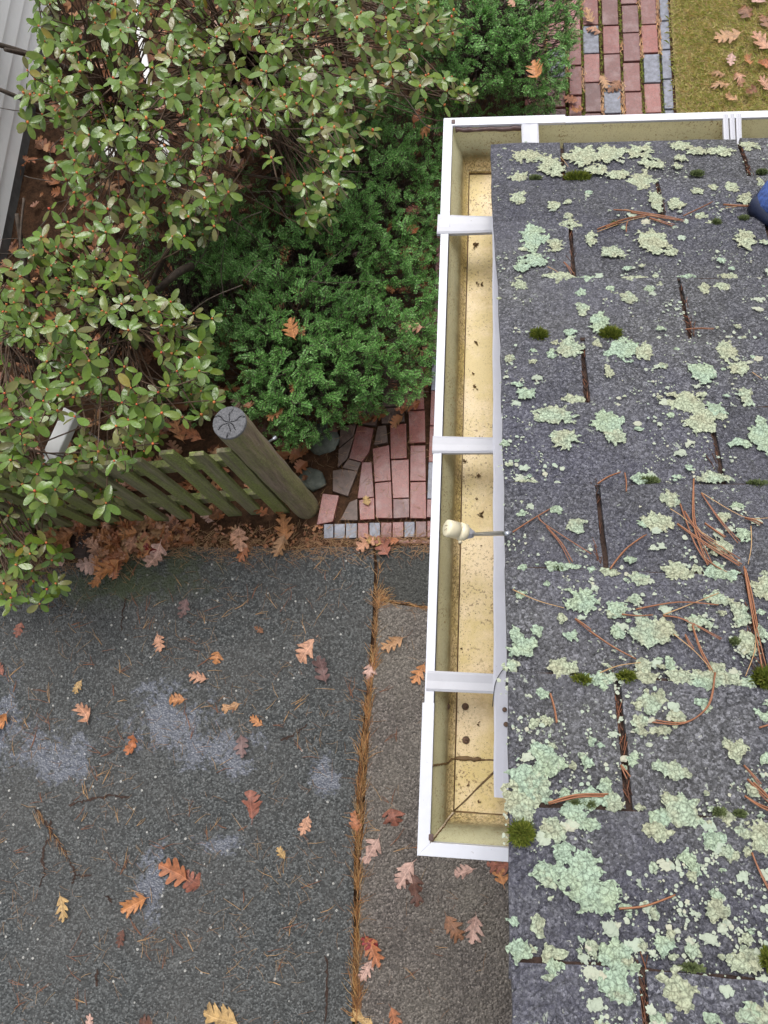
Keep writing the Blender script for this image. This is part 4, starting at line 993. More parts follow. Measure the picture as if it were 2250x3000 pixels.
# ------------------------------------------------------------------ fence and post
def localise(o, c, x, y, z):
    Mx = Matrix([[x.x, y.x, z.x, c.x], [x.y, y.y, z.y, c.y], [x.z, y.z, z.z, c.z], [0, 0, 0, 1]])
    o.data.transform(Mx.inverted()); o.matrix_basis = Mx
bR, tR = pix(824, 1497, 0.0), pix(652, 1312, 0.98)
bL, tL = pix(346, 1533, 0.0), pix(100, 1381, 0.98)
fence = empty('picket_fence', bR); tag(fence, 'low mossy green picket fence leaning back from the driveway', 'fence')
NP = 8; along = (bL - bR).normalized()
for k in range(-0, 16):
    f_ = k / (NP - 1); b = bR + (bL - bR) * f_; t = tR + (tL - tR) * f_
    b = b + Vector((rnd.gauss(0, .003), rnd.gauss(0, .003), 0)); t = t + Vector((rnd.gauss(0, .006), rnd.gauss(0, .006), rnd.uniform(-0.02, 0.02)))
    up = (t - b).normalized(); nn = along.cross(up).normalized(); hw = rnd.uniform(0.033, 0.038); th = 0.010
    mb = MB(); vs = []; n = 8
    for i in range(n + 1):
        p = b.lerp(t, i / n) - up * (0.02 if i == 0 else 0); hh = hw * (1 + 0.02 * rnd.uniform(-1, 1))
        if i == n: hh *= 0.82
        for a, c in ((-hh, -th), (hh, -th), (hh, th), (-hh, th)): vs.append(p + along * a + nn * (c + 0.002 * math.sin(i + k)))
    fs = [(0, 3, 2, 1), tuple(n * 4 + q for q in range(4))]
    for i in range(n):
        for q in range(4): fs.append((i * 4 + q, i * 4 + (q + 1) % 4, (i + 1) * 4 + (q + 1) % 4, (i + 1) * 4 + q))
    mb.add(vs, fs); o = mb.build('picket', M['picket'], bevel=0.002); at(o, fence); localise(o, b, along, nn, up)
nn = along.cross((tR - bR).normalized()).normalized()
if nn.y < 0: nn = -nn
for h in (0.25, 0.78):
    p0 = bR.lerp(tR, h) + nn * 0.032 - along * 0.05; p1 = (bR + (bL - bR) * 2.2).lerp(tR + (tL - tR) * 2.2, h) + nn * 0.032
    upv = (tR - bR).normalized(); mb = MB(); vs = []
    for p in (p0, p1):
        for a, c in ((-0.04, -0.018), (0.04, -0.018), (0.04, 0.018), (-0.04, 0.018)): vs.append(p + upv * a + nn * c)
    mb.add(vs, [(0, 3, 2, 1), (4, 5, 6, 7)] + [(i, (i + 1) % 4, 4 + (i + 1) % 4, 4 + i) for i in range(4)]); at(mb.build('rail', M['picket'], bevel=0.003), fence)
pb, pt = pix(895, 1482, 0.0), pix(672, 1238, 1.14)
post = empty('fence_post', pb); tag(post, 'thick round wooden post with a cracked grey top at the end of the picket fence', 'post')
mb = MB(); n = 22; P = [pb.lerp(pt, k / n) - Vector((0, 0, 0.03 if k == 0 else 0)) for k in range(n + 1)]
mb.tube(P, [0.068 * (1 + 0.025 * math.sin(k * 1.3)) for k in range(n + 1)], 40, 0, False)
axp = (pt - pb).normalized()
sh = at(mb.build('shaft', M['post']), post); fx = axp.cross(Vector((0, 1, 0))).normalized(); localise(sh, pb, fx, axp.cross(fx).normalized(), axp)
a_ = axp.cross(Vector((0, 0, 1))).normalized(); b_ = Vector((0, 0, 1)).cross(a_).normalized()
aa = axp.cross(Vector((0.13, 0.21, 1))).normalized(); bb = axp.cross(aa)
RP = 0.068 * (1 + 0.025 * math.sin(n * 1.3))
cracks = [0.4, 1.35, 2.5, 3.3, 4.3, 5.5]
mb = MB(); N1 = 240; rings = [0, 0.10, 0.2, 0.32, 0.44, 0.56, 0.68, 0.8, 0.9, 0.96, 1.0]
vs = [pt + axp * -0.002]; 
for r_ in rings[1:]:
    for k in range(N1):
        an = 6.28318 * k / N1; dz = 0.001 * mnoise.noise((math.cos(an) * r_ * 9, math.sin(an) * r_ * 9, 0))
        for ci, c_ in enumerate(cracks):
            cc = c_ + 0.16 * math.sin(r_ * 7 + ci * 2.3); da = abs((an - cc + math.pi) % (2 * math.pi) - math.pi) * r_
            if da < 0.020 * (1.1 - 0.3 * r_) and r_ < (1.01, 0.75, 1.01, 0.6, 0.95, 0.85)[ci]: dz -= 0.010
        if r_ > 0.97: dz -= 0.0035
        vs.append(pt + (aa * math.cos(an) + bb * math.sin(an)) * RP * r_ * 1.004 + axp * (0.003 + dz))
fs = [(0, 1 + k, 1 + (k + 1) % N1) for k in range(N1)]
for i in range(len(rings) - 2):
    for k in range(N1):
        a = 1 + i * N1; fs.append((a + k, a + N1 + k, a + N1 + (k + 1) % N1, a + (k + 1) % N1))
c0 = 1 + (len(rings) - 2) * N1; c1 = len(vs)
for k in range(N1): vs.append(Vector(vs[c0 + k]) - axp * 0.01)
for k in range(N1): fs.append((c0 + k, c1 + k, c1 + (k + 1) % N1, c0 + (k + 1) % N1))
mb.add(vs, fs); o = at(mb.build('cap', M['endgrain']), post); o['label'] = 'grey cracked end grain top'
pbt = pix(800, 1287, 0.62); mb = MB(); mb.tube([pbt + Vector((-0.03, -0.02, 0)), pbt, pbt + Vector((0.01, 0.01, 0.0))], [0.004, 0.006, 0.011], 10); mb.tube([pbt + Vector((0.01, 0.01, 0)), pbt + Vector((0.014, 0.014, 0.002))], [0.011, 0.006], 10)
at(mb.build('bolt', M['metal']), post)

# ------------------------------------------------------------------ neighbour wall, pipe, boards, stones, drain
nb = empty('neighbour_house', (-2.77, 3, 0)); tag(nb, 'white clapboard house wall behind the rhododendron at the left edge', 'house')
mb = MB(); z = 0.075; NX = -2.80
while z < 2.6:
    mb.add([(NX, 1.9, z + 0.11), (NX, 9, z + 0.11), (NX + 0.016, 9, z), (NX + 0.016, 1.9, z), (NX, 9, z), (NX, 1.9, z)], [(0, 3, 2, 1), (3, 5, 4, 2)]); z += 0.11
mb.box((NX - 3, 1.9, 0.075), (NX - 0.001, 9, 2.7)); at(mb.build('wall', M['siding']), nb)
mb = MB(); mb.box((NX - 2.99, 1.91, -0.1), (NX + 0.002, 8.99, 0.072)); at(mb.build('foundation', M['found']), nb)
mb = MB(); mb.box((NX - 3.2, 1.7, 2.705), (NX + 0.0, 9.2, 2.82)); at(mb.build('roof', M['shingle']), nb)
p0, p1 = pix(205, 1225, 0.80), pix(150, 1345, 0.76)
dl = (p1 - p0).normalized(); sd_ = Vector((-dl.y, dl.x, 0)).normalized()
mb = MB(); a0, a1 = p0 - dl * 0.03, p1
def obox(mb, a, b, sdv, hw, h):
    upv = Vector((0, 0, 1)); vs = []
    for p in (a, b):
        for q, c in ((-hw, -h), (hw, -h), (hw, h), (-hw, h)): vs.append(p + sdv * q + upv * c)
    mb.add(vs, [(0, 3, 2, 1), (4, 5, 6, 7)] + [(i, (i + 1) % 4, 4 + (i + 1) % 4, 4 + i) for i in range(4)])
obox(mb, a0, a1, sd_, 0.036, 0.025); obox(mb, a0 + dl * 0.03 - Vector((0, 0, 0.8)), a0 + dl * 0.03, sd_, 0.034, 0.025)
obox(mb, a1 - dl * 0.06 , a1 + dl * 0.03, sd_, 0.022, 0.024)
obox(mb, a0 + Vector((0, 0, 0)), a0 - Vector((0, 0, 0.36)), sd_, 0.041, 0.03) if False else None
o = mb.build('downspout', M['pvc'], bevel=0.006); tag(o, 'white plastic downspout piece propped behind the fence under the leaves', 'downspout')
def board(pts, wd, z, name, lab, cat):
    mb = MB(); P = [pix(u, v, z) for u, v in pts]
    for a, b in zip(P, P[1:]):
        d_ = (b - a).normalized(); s_ = Vector((-d_.y, d_.x, 0)); obox(mb, a, b + d_ * 0.004, s_, wd, 0.012)
    o = mb.build(name, M['pvc'], bevel=0.003); tag(o, lab, cat)
board([(395, -40), (412, 110), (428, 200), (445, 300)], 0.02, 0.12, 'garden_edging', 'white plastic edging strip on the soil deep under the tall rhododendron', 'edging')
board([(285, 432), (345, 455)], 0.03, 0.12, 'plant_marker', 'small white board lying under the rhododendron near the left wall', 'board')
board([(478, 400), (490, 480)], 0.03, 0.12, 'plant_stake', 'white stake end standing in the dark gap in the rhododendron', 'stake')
def rock(c, rx, ry, rz, lab):
    mb = MB(); n, m_ = 18, 9; vs = []; fs = []; sd = rnd.uniform(0, 50)
    for i in range(m_ + 1):
        ph = math.pi * i / m_
        for k in range(n):
            th = 6.28318 * k / n; q = Vector((math.sin(ph) * math.cos(th), math.sin(ph) * math.sin(th), math.cos(ph)))
            s = 1 + 0.30 * mnoise.noise(q * 1.6 + Vector((sd, 0, 0))) + 0.12 * mnoise.noise(q * 5 + Vector((sd, 0, 0))); vs.append(c + Vector((q.x * rx, q.y * ry, q.z * rz)) * s)
    for i in range(m_):
        for k in range(n): fs.append((i * n + k, (i + 1) * n + k, (i + 1) * n + (k + 1) % n, i * n + (k + 1) % n))
    mb.add(vs, fs, 0, True); o = mb.build('field_stone', M['stone']); tag(o, lab, 'stone', 'stones between post and patio')
rock(pix(948, 1285, 0.0), 0.085, 0.095, 0.028, 'larger grey green stone under the yew edge right of the post')
rock(pix(912, 1405, 0.0), 0.075, 0.065, 0.026, 'smaller grey green stone touching the foot of the post')
dc = pix(235, 1597, 0.02); mb = MB()
mb.box((dc.x - 0.06, dc.y - 0.07, -0.03), (dc.x + 0.06, dc.y + 0.07, 0.022)); 
dr = empty('drain_box', (dc.x, dc.y, 0)); tag(dr, 'small square dark brown drain box sunk among the oak leaves below the fence', 'drain box')
at(mb.build('frame', M['drain'], bevel=0.006), dr); mb = MB(); mb.box((dc.x - 0.042, dc.y - 0.05, 0.0222), (dc.x + 0.042, dc.y + 0.05, 0.027)); at(mb.build('lid', M['drain'], bevel=0.002), dr)
mb = MB(); mb.tube([dc + Vector((-0.012, 0.006, 0.008)), dc + Vector((0, 0.014, 0.012)), dc + Vector((0.012, 0.004, 0.008))], 0.0015, 6); at(mb.build('pull_ring', M['metal']), dr)

# ------------------------------------------------------------------ shrubs
def frame(dirv):
    z = dirv.normalized(); x = z.cross(Vector((0.3, 0.2, 0.9))).normalized(); return x, z.cross(x), z
def rleaf(mb, base, dirv, up, L, W_, fold, droop):
    s = dirv.cross(up).normalized(); up = s.cross(dirv).normalized()
    prof_ = [(0.0, 0.07), (0.14, 0.52), (0.34, 0.90), (0.58, 1.0), (0.80, 0.82), (0.94, 0.46), (1.0, 0.0)]
    vs = []; 
    for t, wv in prof_:
        c = base + dirv * (L * t) - up * (droop * L * t * t)
        if wv == 0: vs.append(c); continue
        e = W_ * 0.5 * wv
        vs += [c - s * e + up * (fold * e), c, c + s * e + up * (fold * e)]
    fs = []
    for i in range(5):
        a = i * 3; fs += [(a, a + 3, a + 4, a + 1), (a + 1, a + 4, a + 5, a + 2)]
    fs += [(15, 18, 16), (16, 18, 17)]
    mb.add(vs, fs, 0, True)
def bud(mb, p, r, upv):
    n = 5; x, y, z = frame(upv); vs = [p + z * r * 2.4]
    for h, q in ((1.5, 0.8), (0.6, 1.0), (0, .5)):
        for k in range(n): a = 6.283 * k / n; vs.append(p + z * h * r + (x * math.cos(a) + y * math.sin(a)) * q * r)
    fs = [(0, 1 + k, 1 + (k + 1) % n) for k in range(n)]
    for i in range(2):
        for k in range(n): a = 1 + i * n; fs.append((a + k, a + n + k, a + n + (k + 1) % n, a + (k + 1) % n))
    mb.add(vs, fs, 1, True)
def shrub(name, label, poly, holes, zf, count, bases, seed):
    global rnd
    r0 = rnd; rnd = random.Random(seed)
    xs = [p[0] for p in poly]; ys_ = [p[1] for p in poly]; e = empty(name, bases[0]); tag(e, label, 'shrub')
    lv, br = MB(), MB(); pts = []
    tries = 0
    while len(pts) < count and tries < count * 60:
        tries += 1
        u, v = rnd.uniform(min(xs), max(xs)), rnd.uniform(min(ys_), max(ys_))
        if not inpoly(u, v, poly): continue
        bad = False
        for (hu, hv, ha, hb, pr) in holes:
            if ((u - hu) / ha) ** 2 + ((v - hv) / hb) ** 2 < 1 and rnd.random() < pr: bad = True
        if bad: continue
        low = rnd.random() < 0.3
        z = zf(u, v) + rnd.gauss(0, 0.07) - (rnd.uniform(0.2, 0.6) if low else 0); z = max(0.15, z)
        p = pix(u, v, z)
        if any((p - q).length < (0.062 if not low else 0.04) for q in pts): continue
        pts.append(p)
    for p in pts:
        b = min(bases, key=lambda q: (q.xy - p.xy).length + rnd.uniform(0, 0.6))
        out = (p - b); out.z = 0; out = out.normalized() if out.length > 0.01 else Vector((1, 0, 0))
        up = (Vector((0, 0, 1)) + out * rnd.uniform(0.0, 0.55) + Vector((rnd.gauss(0, .25), rnd.gauss(0, .25), 0))).normalized()
        x, y, z = frame(up); n = rnd.choice((4, 5, 5, 5, 6, 6, 7)); a0 = rnd.uniform(0, 6.28); sc = rnd.uniform(0.78, 1.15)
        for k in range(n):
            a = a0 + 6.283 * k / n + rnd.gauss(0, 0.22); el = rnd.uniform(-0.75, 0.6)
            dv = ((x * math.cos(a) + y * math.sin(a)) * math.cos(el) + z * math.sin(el)).normalized()
            L = rnd.uniform(0.042, 0.066) * sc
            rleaf(lv, p + dv * 0.006, dv, z, L, L * rnd.uniform(0.40, 0.52), rnd.uniform(-0.1, 0.4), rnd.uniform(-0.15, 0.4))
        bud(lv, p + z * 0.002, rnd.uniform(0.0042, 0.0066), z)
        mid = p.lerp(b + Vector((0, 0, 0.35)), 0.45) + Vector((rnd.gauss(0, .05), rnd.gauss(0, .05), rnd.gauss(0, 0.04)))
        near = p - up * rnd.uniform(0.05, 0.09)
        end = b + Vector((rnd.gauss(0, .05), rnd.gauss(0, .05), rnd.uniform(0.2, 0.5)))
        Q = smooth_poly([p, near, mid, end], 4); br.tube(Q, [0.0013 + 0.0040 * k / len(Q) for k in range(len(Q))], 5)
    at(lv.build('foliage', [M['rhodo'], M['bud']]), e); at(br.build('branches', M['twig']), e)
    for b in bases:
        tr = MB()
        for k in range(3):
            a = rnd.uniform(0, 6.28); q = [b + Vector((0, 0, -0.03)), b + Vector((math.cos(a) * .08, math.sin(a) * .08, 0.2)), b + Vector((math.cos(a) * .25, math.sin(a) * .25, 0.45)), b + Vector((math.cos(a) * .5, math.sin(a) * .5, 0.75))]
            Q = smooth_poly(q, 5); tr.tube(Q, [0.026 - 0.017 * i / len(Q) for i in range(len(Q))], 9)
        at(tr.build('trunk', M['bark']), e)
    rnd = r0; return e
PA = [(70, -120), (1340, -120), (1330, 110), (1240, 190), (1330, 230), (1430, 300), (1400, 335), (1270, 345), (1180, 270), (1110, 300), (1110, 400), (1090, 450), (1000, 480), (990, 640), (910, 690), (880, 600), (800, 500), (720, 480), (640, 500), (680, 560), (640, 700), (560, 690), (420, 660), (150, 620), (80, 520), (62, 300), (100, 90)]
shrub('rhododendron', 'tall rhododendron with glossy olive leaves filling the top left', PA,
      [(790, 500, 120, 70, .9), (330, 530, 90, 60, .8), (430, 250, 50, 200, .6), (130, 480, 70, 140, .7), (280, 260, 60, 70, .7), (560, 420, 40, 50, .6), (880, 430, 60, 40, .6), (690, 200, 50, 40, .6), (500, 640, 50, 40, .7), (230, 620, 60, 40, .6), (960, 210, 40, 30, .6), (350, 130, 40, 50, .5), (620, 150, 40, 40, .5), (1150, 250, 60, 60, .5), (1060, 330, 60, 50, .4), (560, 560, 40, 40, .6), (800, 620, 90, 80, .9), (720, 90, 60, 120, .35), (190, 30, 40, 60, .8)],
      lambda u, v: 1.30 - 0.25 * max(0, (u - 1000) / 300) - 0.2 * max(0, (v - 450) / 250), 570,
      [pix(420, 480, 0), pix(760, 330, 0), pix(250, 250, 0), pix(1000, 150, 0)], 11)
PB = [(-60, 800), (40, 770), (110, 650), (250, 650), (330, 620), (430, 640), (560, 690), (400, 760), (380, 800), (520, 900), (640, 940), (650, 1090), (630, 1220), (500, 1260), (420, 1330), (380, 1360), (350, 1440), (300, 1500), (230, 1440), (140, 1480), (180, 1600), (200, 1700), (110, 1790), (-60, 1770)]
shrub('rhododendron', 'lower rhododendron with pale edged green leaves hanging over the fence at the left edge', PB,
      [(390, 1060, 90, 70, .85), (70, 1060, 50, 60, .8), (170, 1290, 70, 70, .9), (330, 720, 60, 40, .6), (100, 1560, 60, 60, .5), (560, 1110, 50, 40, .3), (250, 1390, 70, 40, .7)],
      lambda u, v: 1.15 - 0.55 * max(0, min(1, (v - 1250) / 450)) - 0.1 * max(0, (u - 400) / 250), 320,
      [pix(160, 1080, 0), pix(420, 1000, 0), pix(20, 1350, 0)], 12)
# bare limbs seen between the leaves
mb = MB()
for pts, r in (([(190, 785, .85), (150, 800, .8), (120, 850, .6), (90, 900, .3)], 0.016), ([(560, 780, .5), (520, 800, .6), (450, 860, .5), (420, 880, .2)], 0.022), ([(350, 700, .6), (330, 860, .5), (345, 980, .4)], 0.008), ([(215, 965, .95), (310, 1025, .9), (340, 1085, .85), (420, 1100, .8), (530, 1135, .8)], 0.0045), ([(310, 1025, .9), (325, 1060, .85), (335, 1150, .8), (335, 1220, .9)], 0.004), ([(850, 110, 1.3), (790, 190, 1.2), (870, 200, 1.1), (940, 320, 1.0)], 0.005), ([(1150, 250, 1.0), (1190, 290, .95), (1250, 370, .9), (1300, 372, .88)], 0.0035), ([(70, 580, .9), (60, 740, .8), (90, 900, .6)], 0.006), ([(700, 90, 1.3), (880, 70, 1.2)], 0.003), ([(20, 1080, .9), (40, 1200, .8), (60, 1260, .75)], 0.004)):
    Q = smooth_poly([pix(*p) for p in pts], 6); mb.tube(Q, [r * (1 - 0.4 * k / len(Q)) for k in range(len(Q))], 8)
for k in range(110):
    u, v = rnd.uniform(60, 1000), rnd.uniform(60, 900); z = rnd.uniform(0.3, 1.0); p = pix(u, v, z); a = rnd.uniform(0, 6.28); L = rnd.uniform(0.12, 0.35)
    q = p + Vector((math.cos(a) * L, math.sin(a) * L, rnd.uniform(-.1, .15)))
    Q = smooth_poly([p, p.lerp(q, .5) + Vector((rnd.gauss(0, .03), rnd.gauss(0, .03), 0)), q], 4); mb.tube(Q, [0.003 - 0.002 * i / len(Q) for i in range(len(Q))], 5)
par = [o for o in bpy.data.objects if o.name == 'rhododendron'][0]
o = at(mb.build('bare_twigs', M['bark']), par); o['kind'] = 'stuff'

def yew(label, poly, holes, zf, count, bases, seed):
    global rnd
    r0 = rnd; rnd = random.Random(seed)
    e = empty('yew', bases[0]); tag(e, label, 'shrub', 'yews along the brick path'); nd, br = MB(), MB()
    xs = [p[0] for p in poly]; ys_ = [p[1] for p in poly]; got = 0; t_ = 0; V = []; Fc = []
    while got < count and t_ < count * 40:
        t_ += 1
        u, v = rnd.uniform(min(xs), max(xs)), rnd.uniform(min(ys_), max(ys_))
        if not inpoly(u, v, poly): continue
        if any(((u - hu) / ha) ** 2 + ((v - hv) / hb) ** 2 < 1 and rnd.random() < pr for hu, hv, ha, hb, pr in holes): continue
        ed = min(1, edged(u, v, poly) / 160)
        cl = mnoise.noise((u / 55.0, v / 55.0, seed)); 
        if cl < -0.2 and rnd.random() < 0.8: continue
        z = zf(u, v) * (0.35 + 0.65 * ed ** 0.5) + 0.15 * cl - (rnd.uniform(0.05, 0.25) if rnd.random() < 0.3 else 0)
        z = max(0.08, z); p = pix(u, v, z); got += 1
        b = min(bases, key=lambda q: (q.xy - p.xy).length); o_ = p - b; o_.z = 0
        a = math.atan2(o_.y, o_.x) + rnd.gauss(0, 1.1); el = rnd.uniform(0.0, 1.25)
        dv = Vector((math.cos(a) * math.cos(el), math.sin(a) * math.cos(el), math.sin(el)))
        s = dv.cross(Vector((rnd.gauss(0, .25), rnd.gauss(0, .25), 1))).normalized(); up = s.cross(dv).normalized()
        L = rnd.uniform(0.028, 0.055); n = int(L / 0.0030)
        for k in range(n):
            t = k / n; c = p + dv * (L * t) - up * (0.012 * t * t)
            for sg in (-1, 1, 0):
                if sg == 0 and k % 2: continue
                nl = rnd.uniform(0.014, 0.021) * (1 - 0.35 * t)
                if sg == 0: d2 = (dv * 0.8 + up * 0.8 + s * rnd.uniform(-.5, .5)).normalized()
                else: d2 = (dv * rnd.uniform(0.35, 0.8) + s * sg + up * rnd.uniform(-0.55, 0.75)).normalized()
                wv = d2.cross(up if sg else s); wv = wv.normalized() * 0.0017
                i0 = len(V); tip = c + d2 * nl
                V += [c - wv * .7, c + d2 * nl * .5 - wv, tip, c + d2 * nl * .5 + wv]; Fc.append((i0, i0 + 1, i0 + 2, i0 + 3))
        q = b + Vector((rnd.gauss(0, .1), rnd.gauss(0, .1), 0.1))
        if rnd.random() < 0.35: br.tube(smooth_poly([p + dv * L * .8, p, p.lerp(q, .4) - Vector((0, 0, 0.04)), q], 3), [0.001, 0.0012, .0014, .0016, .002, .0023, .0026, .003, .0035, .004], 4)
        else: br.tube([p + dv * L, p, p - dv * 0.05 - Vector((0, 0, 0.03))], [0.0006, 0.0014, 0.002], 4)
    nd.add(V, Fc); at(nd.build('foliage', M['yew']), e); at(br.build('branches', M['bark']), e)
    rnd = r0; return e
YA = [(560, 760), (640, 700), (700, 640), (820, 560), (890, 480), (900, 400), (1000, 360), (1090, 300), (1300, 300), (1300, 700), (1290, 1020), (1262, 1130), (1190, 1195), (1140, 1190), (1060, 1225), (960, 1270), (880, 1320), (820, 1310), (760, 1250), (700, 1180), (650, 1120), (660, 1000), (620, 880), (540, 830)]
yew('spreading green yew beside the fence post, reaching the brick patio', YA,
    [(800, 640, 50, 70, .8), (660, 900, 60, 50, .7), (860, 960, 22, 45, .7), (1130, 950, 50, 30, .5), (1180, 860, 60, 25, .6), (1080, 520, 40, 60, .6), (745, 1070, 22, 20, .8), (940, 1030, 30, 15, .5), (1010, 800, 40, 30, .5), (1200, 600, 50, 30, .5)],
    lambda u, v: 0.62, 4300, [pix(950, 850, 0), pix(1100, 600, 0), pix(850, 1100, 0)], 21)
YB = [(1240, -80), (1720, -80), (1690, 60), (1670, 180), (1660, 240), (1620, 330), (1560, 345), (1400, 350), (1300, 330), (1180, 260), (1150, 120)]
yew('dark green yew at the top edge beside the straight brick path', YB, [(1560, 215, 26, 40, .6), (1380, 150, 40, 40, .4)], lambda u, v: 0.75, 2000, [pix(1430, 120, 0)], 22)
YC = [(380, 640), (640, 600), (860, 300), (1130, 230), (1200, 340), (1010, 480), (760, 780), (640, 1100), (600, 1250), (420, 1200), (560, 950), (400, 800)]
yew('low shaded yew growing under the rhododendron branches', YC, [(560, 880, 80, 80, .6), (800, 520, 80, 70, .7)], lambda u, v: 0.42, 1000, [pix(560, 900, 0), pix(900, 400, 0)], 23)

# ------------------------------------------------------------------ fallen leaves
def oak_mesh(name, seed, pointed, curl):
    r = random.Random(seed); vs = []; fs = []; nu = 4
    bend = r.uniform(-0.25, 0.25); tw = r.uniform(-0.5, 0.5); cup = curl * r.choice((1, 1, -0.7))
    def put(x, y):
        z = cup * (0.55 * abs(x) ** 1.4 + 0.5 * (y + 0.05) ** 2) + tw * x * y + 0.03 * math.sin(8 * y + seed) * (1 + 3 * abs(x)) * curl
        if abs(x) < 0.01: z -= 0.010
        return (x + bend * (0.25 - y * y), y, z)
    for side in (-1, 1):
        nl = r.choice((3, 3, 4)); out = [(0.0, -0.5, -0.5)]            # x, y, midrib y
        t = -0.42; step = 0.80 / nl
        for k in range(nl):
            f_ = (k + 0.5) / nl; reach = (0.17 + 0.20 * math.sin(math.pi * min(1, 0.22 + 0.66 * f_))) * r.uniform(0.72, 1.15)
            y0 = t; y1 = t + step; mid = (y0 + y1) / 2; fwd = r.uniform(0.04, 0.13) + (0.05 if pointed else 0)
            sin_ = reach * r.uniform(0.22, 0.42)
            if pointed:
                out += [(sin_, y0, y0), (reach * 0.72, mid - 0.05 + fwd * .4, mid - 0.06), (reach * 0.98, mid - 0.01 + fwd * .9, mid - 0.02), (reach * 1.05, mid + 0.015 + fwd, mid), (reach * 0.80, mid + 0.04 + fwd * .7, mid + 0.03), (reach * .85, mid + 0.07 + fwd * .8, mid + 0.045), (reach * 0.5, mid + 0.06 + fwd * .4, mid + 0.06)]
            else:
                out += [(sin_, y0, y0), (reach * 0.75, mid - 0.07 + fwd * .4, mid - 0.06), (reach, mid - 0.02 + fwd * .7, mid - 0.02), (reach * 0.98, mid + 0.03 + fwd, mid + 0.02), (reach * 0.72, mid + 0.055 + fwd, mid + 0.045), (reach * 0.42, mid + 0.06 + fwd * .5, mid + 0.07)]
            t = y1
        out += [(0.07 * r.uniform(.7, 1.2), t + 0.02, t), (0.11 * r.uniform(.7, 1.2), t + 0.09, t + 0.03), (0.05, t + 0.14, t + 0.08), (0.0, t + 0.16, t + 0.12)]
        b = len(vs); w_ = nu + 1
        for (x, y, my) in out:
            for j in range(w_):
                u_ = j / nu; vs.append(put(side * x * u_, my + (y - my) * u_))
        for i in range(len(out) - 1):
            for j in range(nu):
                a = b + i * w_ + j; q = (a, a + 1, a + w_ + 1, a + w_); fs.append(q if side > 0 else q[::-1])
    b = len(vs); q0 = put(0, -0.49); cx_ = r.uniform(-.08, .08)
    vs += [(q0[0] - 0.010, q0[1], q0[2] + .004), (q0[0] + 0.010, q0[1], q0[2] + .004), (q0[0] + cx_ + 0.006, -0.66, q0[2] + 0.03), (q0[0] + cx_ - 0.006, -0.66, q0[2] + 0.03)]; fs.append((b, b + 3, b + 2, b + 1))
    me = bpy.data.meshes.new(name); me.from_pydata(vs, [], fs)
    me.polygons.foreach_set('use_smooth', [True] * len(fs)); return me
LM = {}
def leafmesh(kind, var, mat):
    key = (kind, var, mat)
    if key not in LM:
        me = oak_mesh('oak_leaf', var * 7 + (3 if kind else 0), kind, [0.25, 0.6, 1.0, 1.5][var % 4]); me.materials.append(M['leaf ' + mat]); LM[key] = me
    return LM[key]
def leaf(u, v, px, ang, mat, where, group, z=0.004, pointed=False, var=None, tilt=0.1, name='oak_leaf', label=None):
    p = pix(u, v, z); sz = px / F * (CAMZ - z) * 1.04
    var = rnd.randrange(16) if var is None else var
    o = bpy.data.objects.new(name, leafmesh(pointed, var, mat)); COL.objects.link(o)
    o.location = p + Vector((0, 0, 0.06 * sz)); o.scale = (sz * rnd.uniform(.85, 1.1), sz, sz)
    o.rotation_euler = (rnd.uniform(-tilt, tilt), rnd.uniform(-tilt, tilt), RAD(ang))
    tag(o, label or f"{mat} {'pointed' if pointed else 'round lobed'} oak leaf {where}", 'leaf', group); used.setdefault(o['label'], []).append(o)
    return o
GD = 'fallen oak leaves on the driveway'
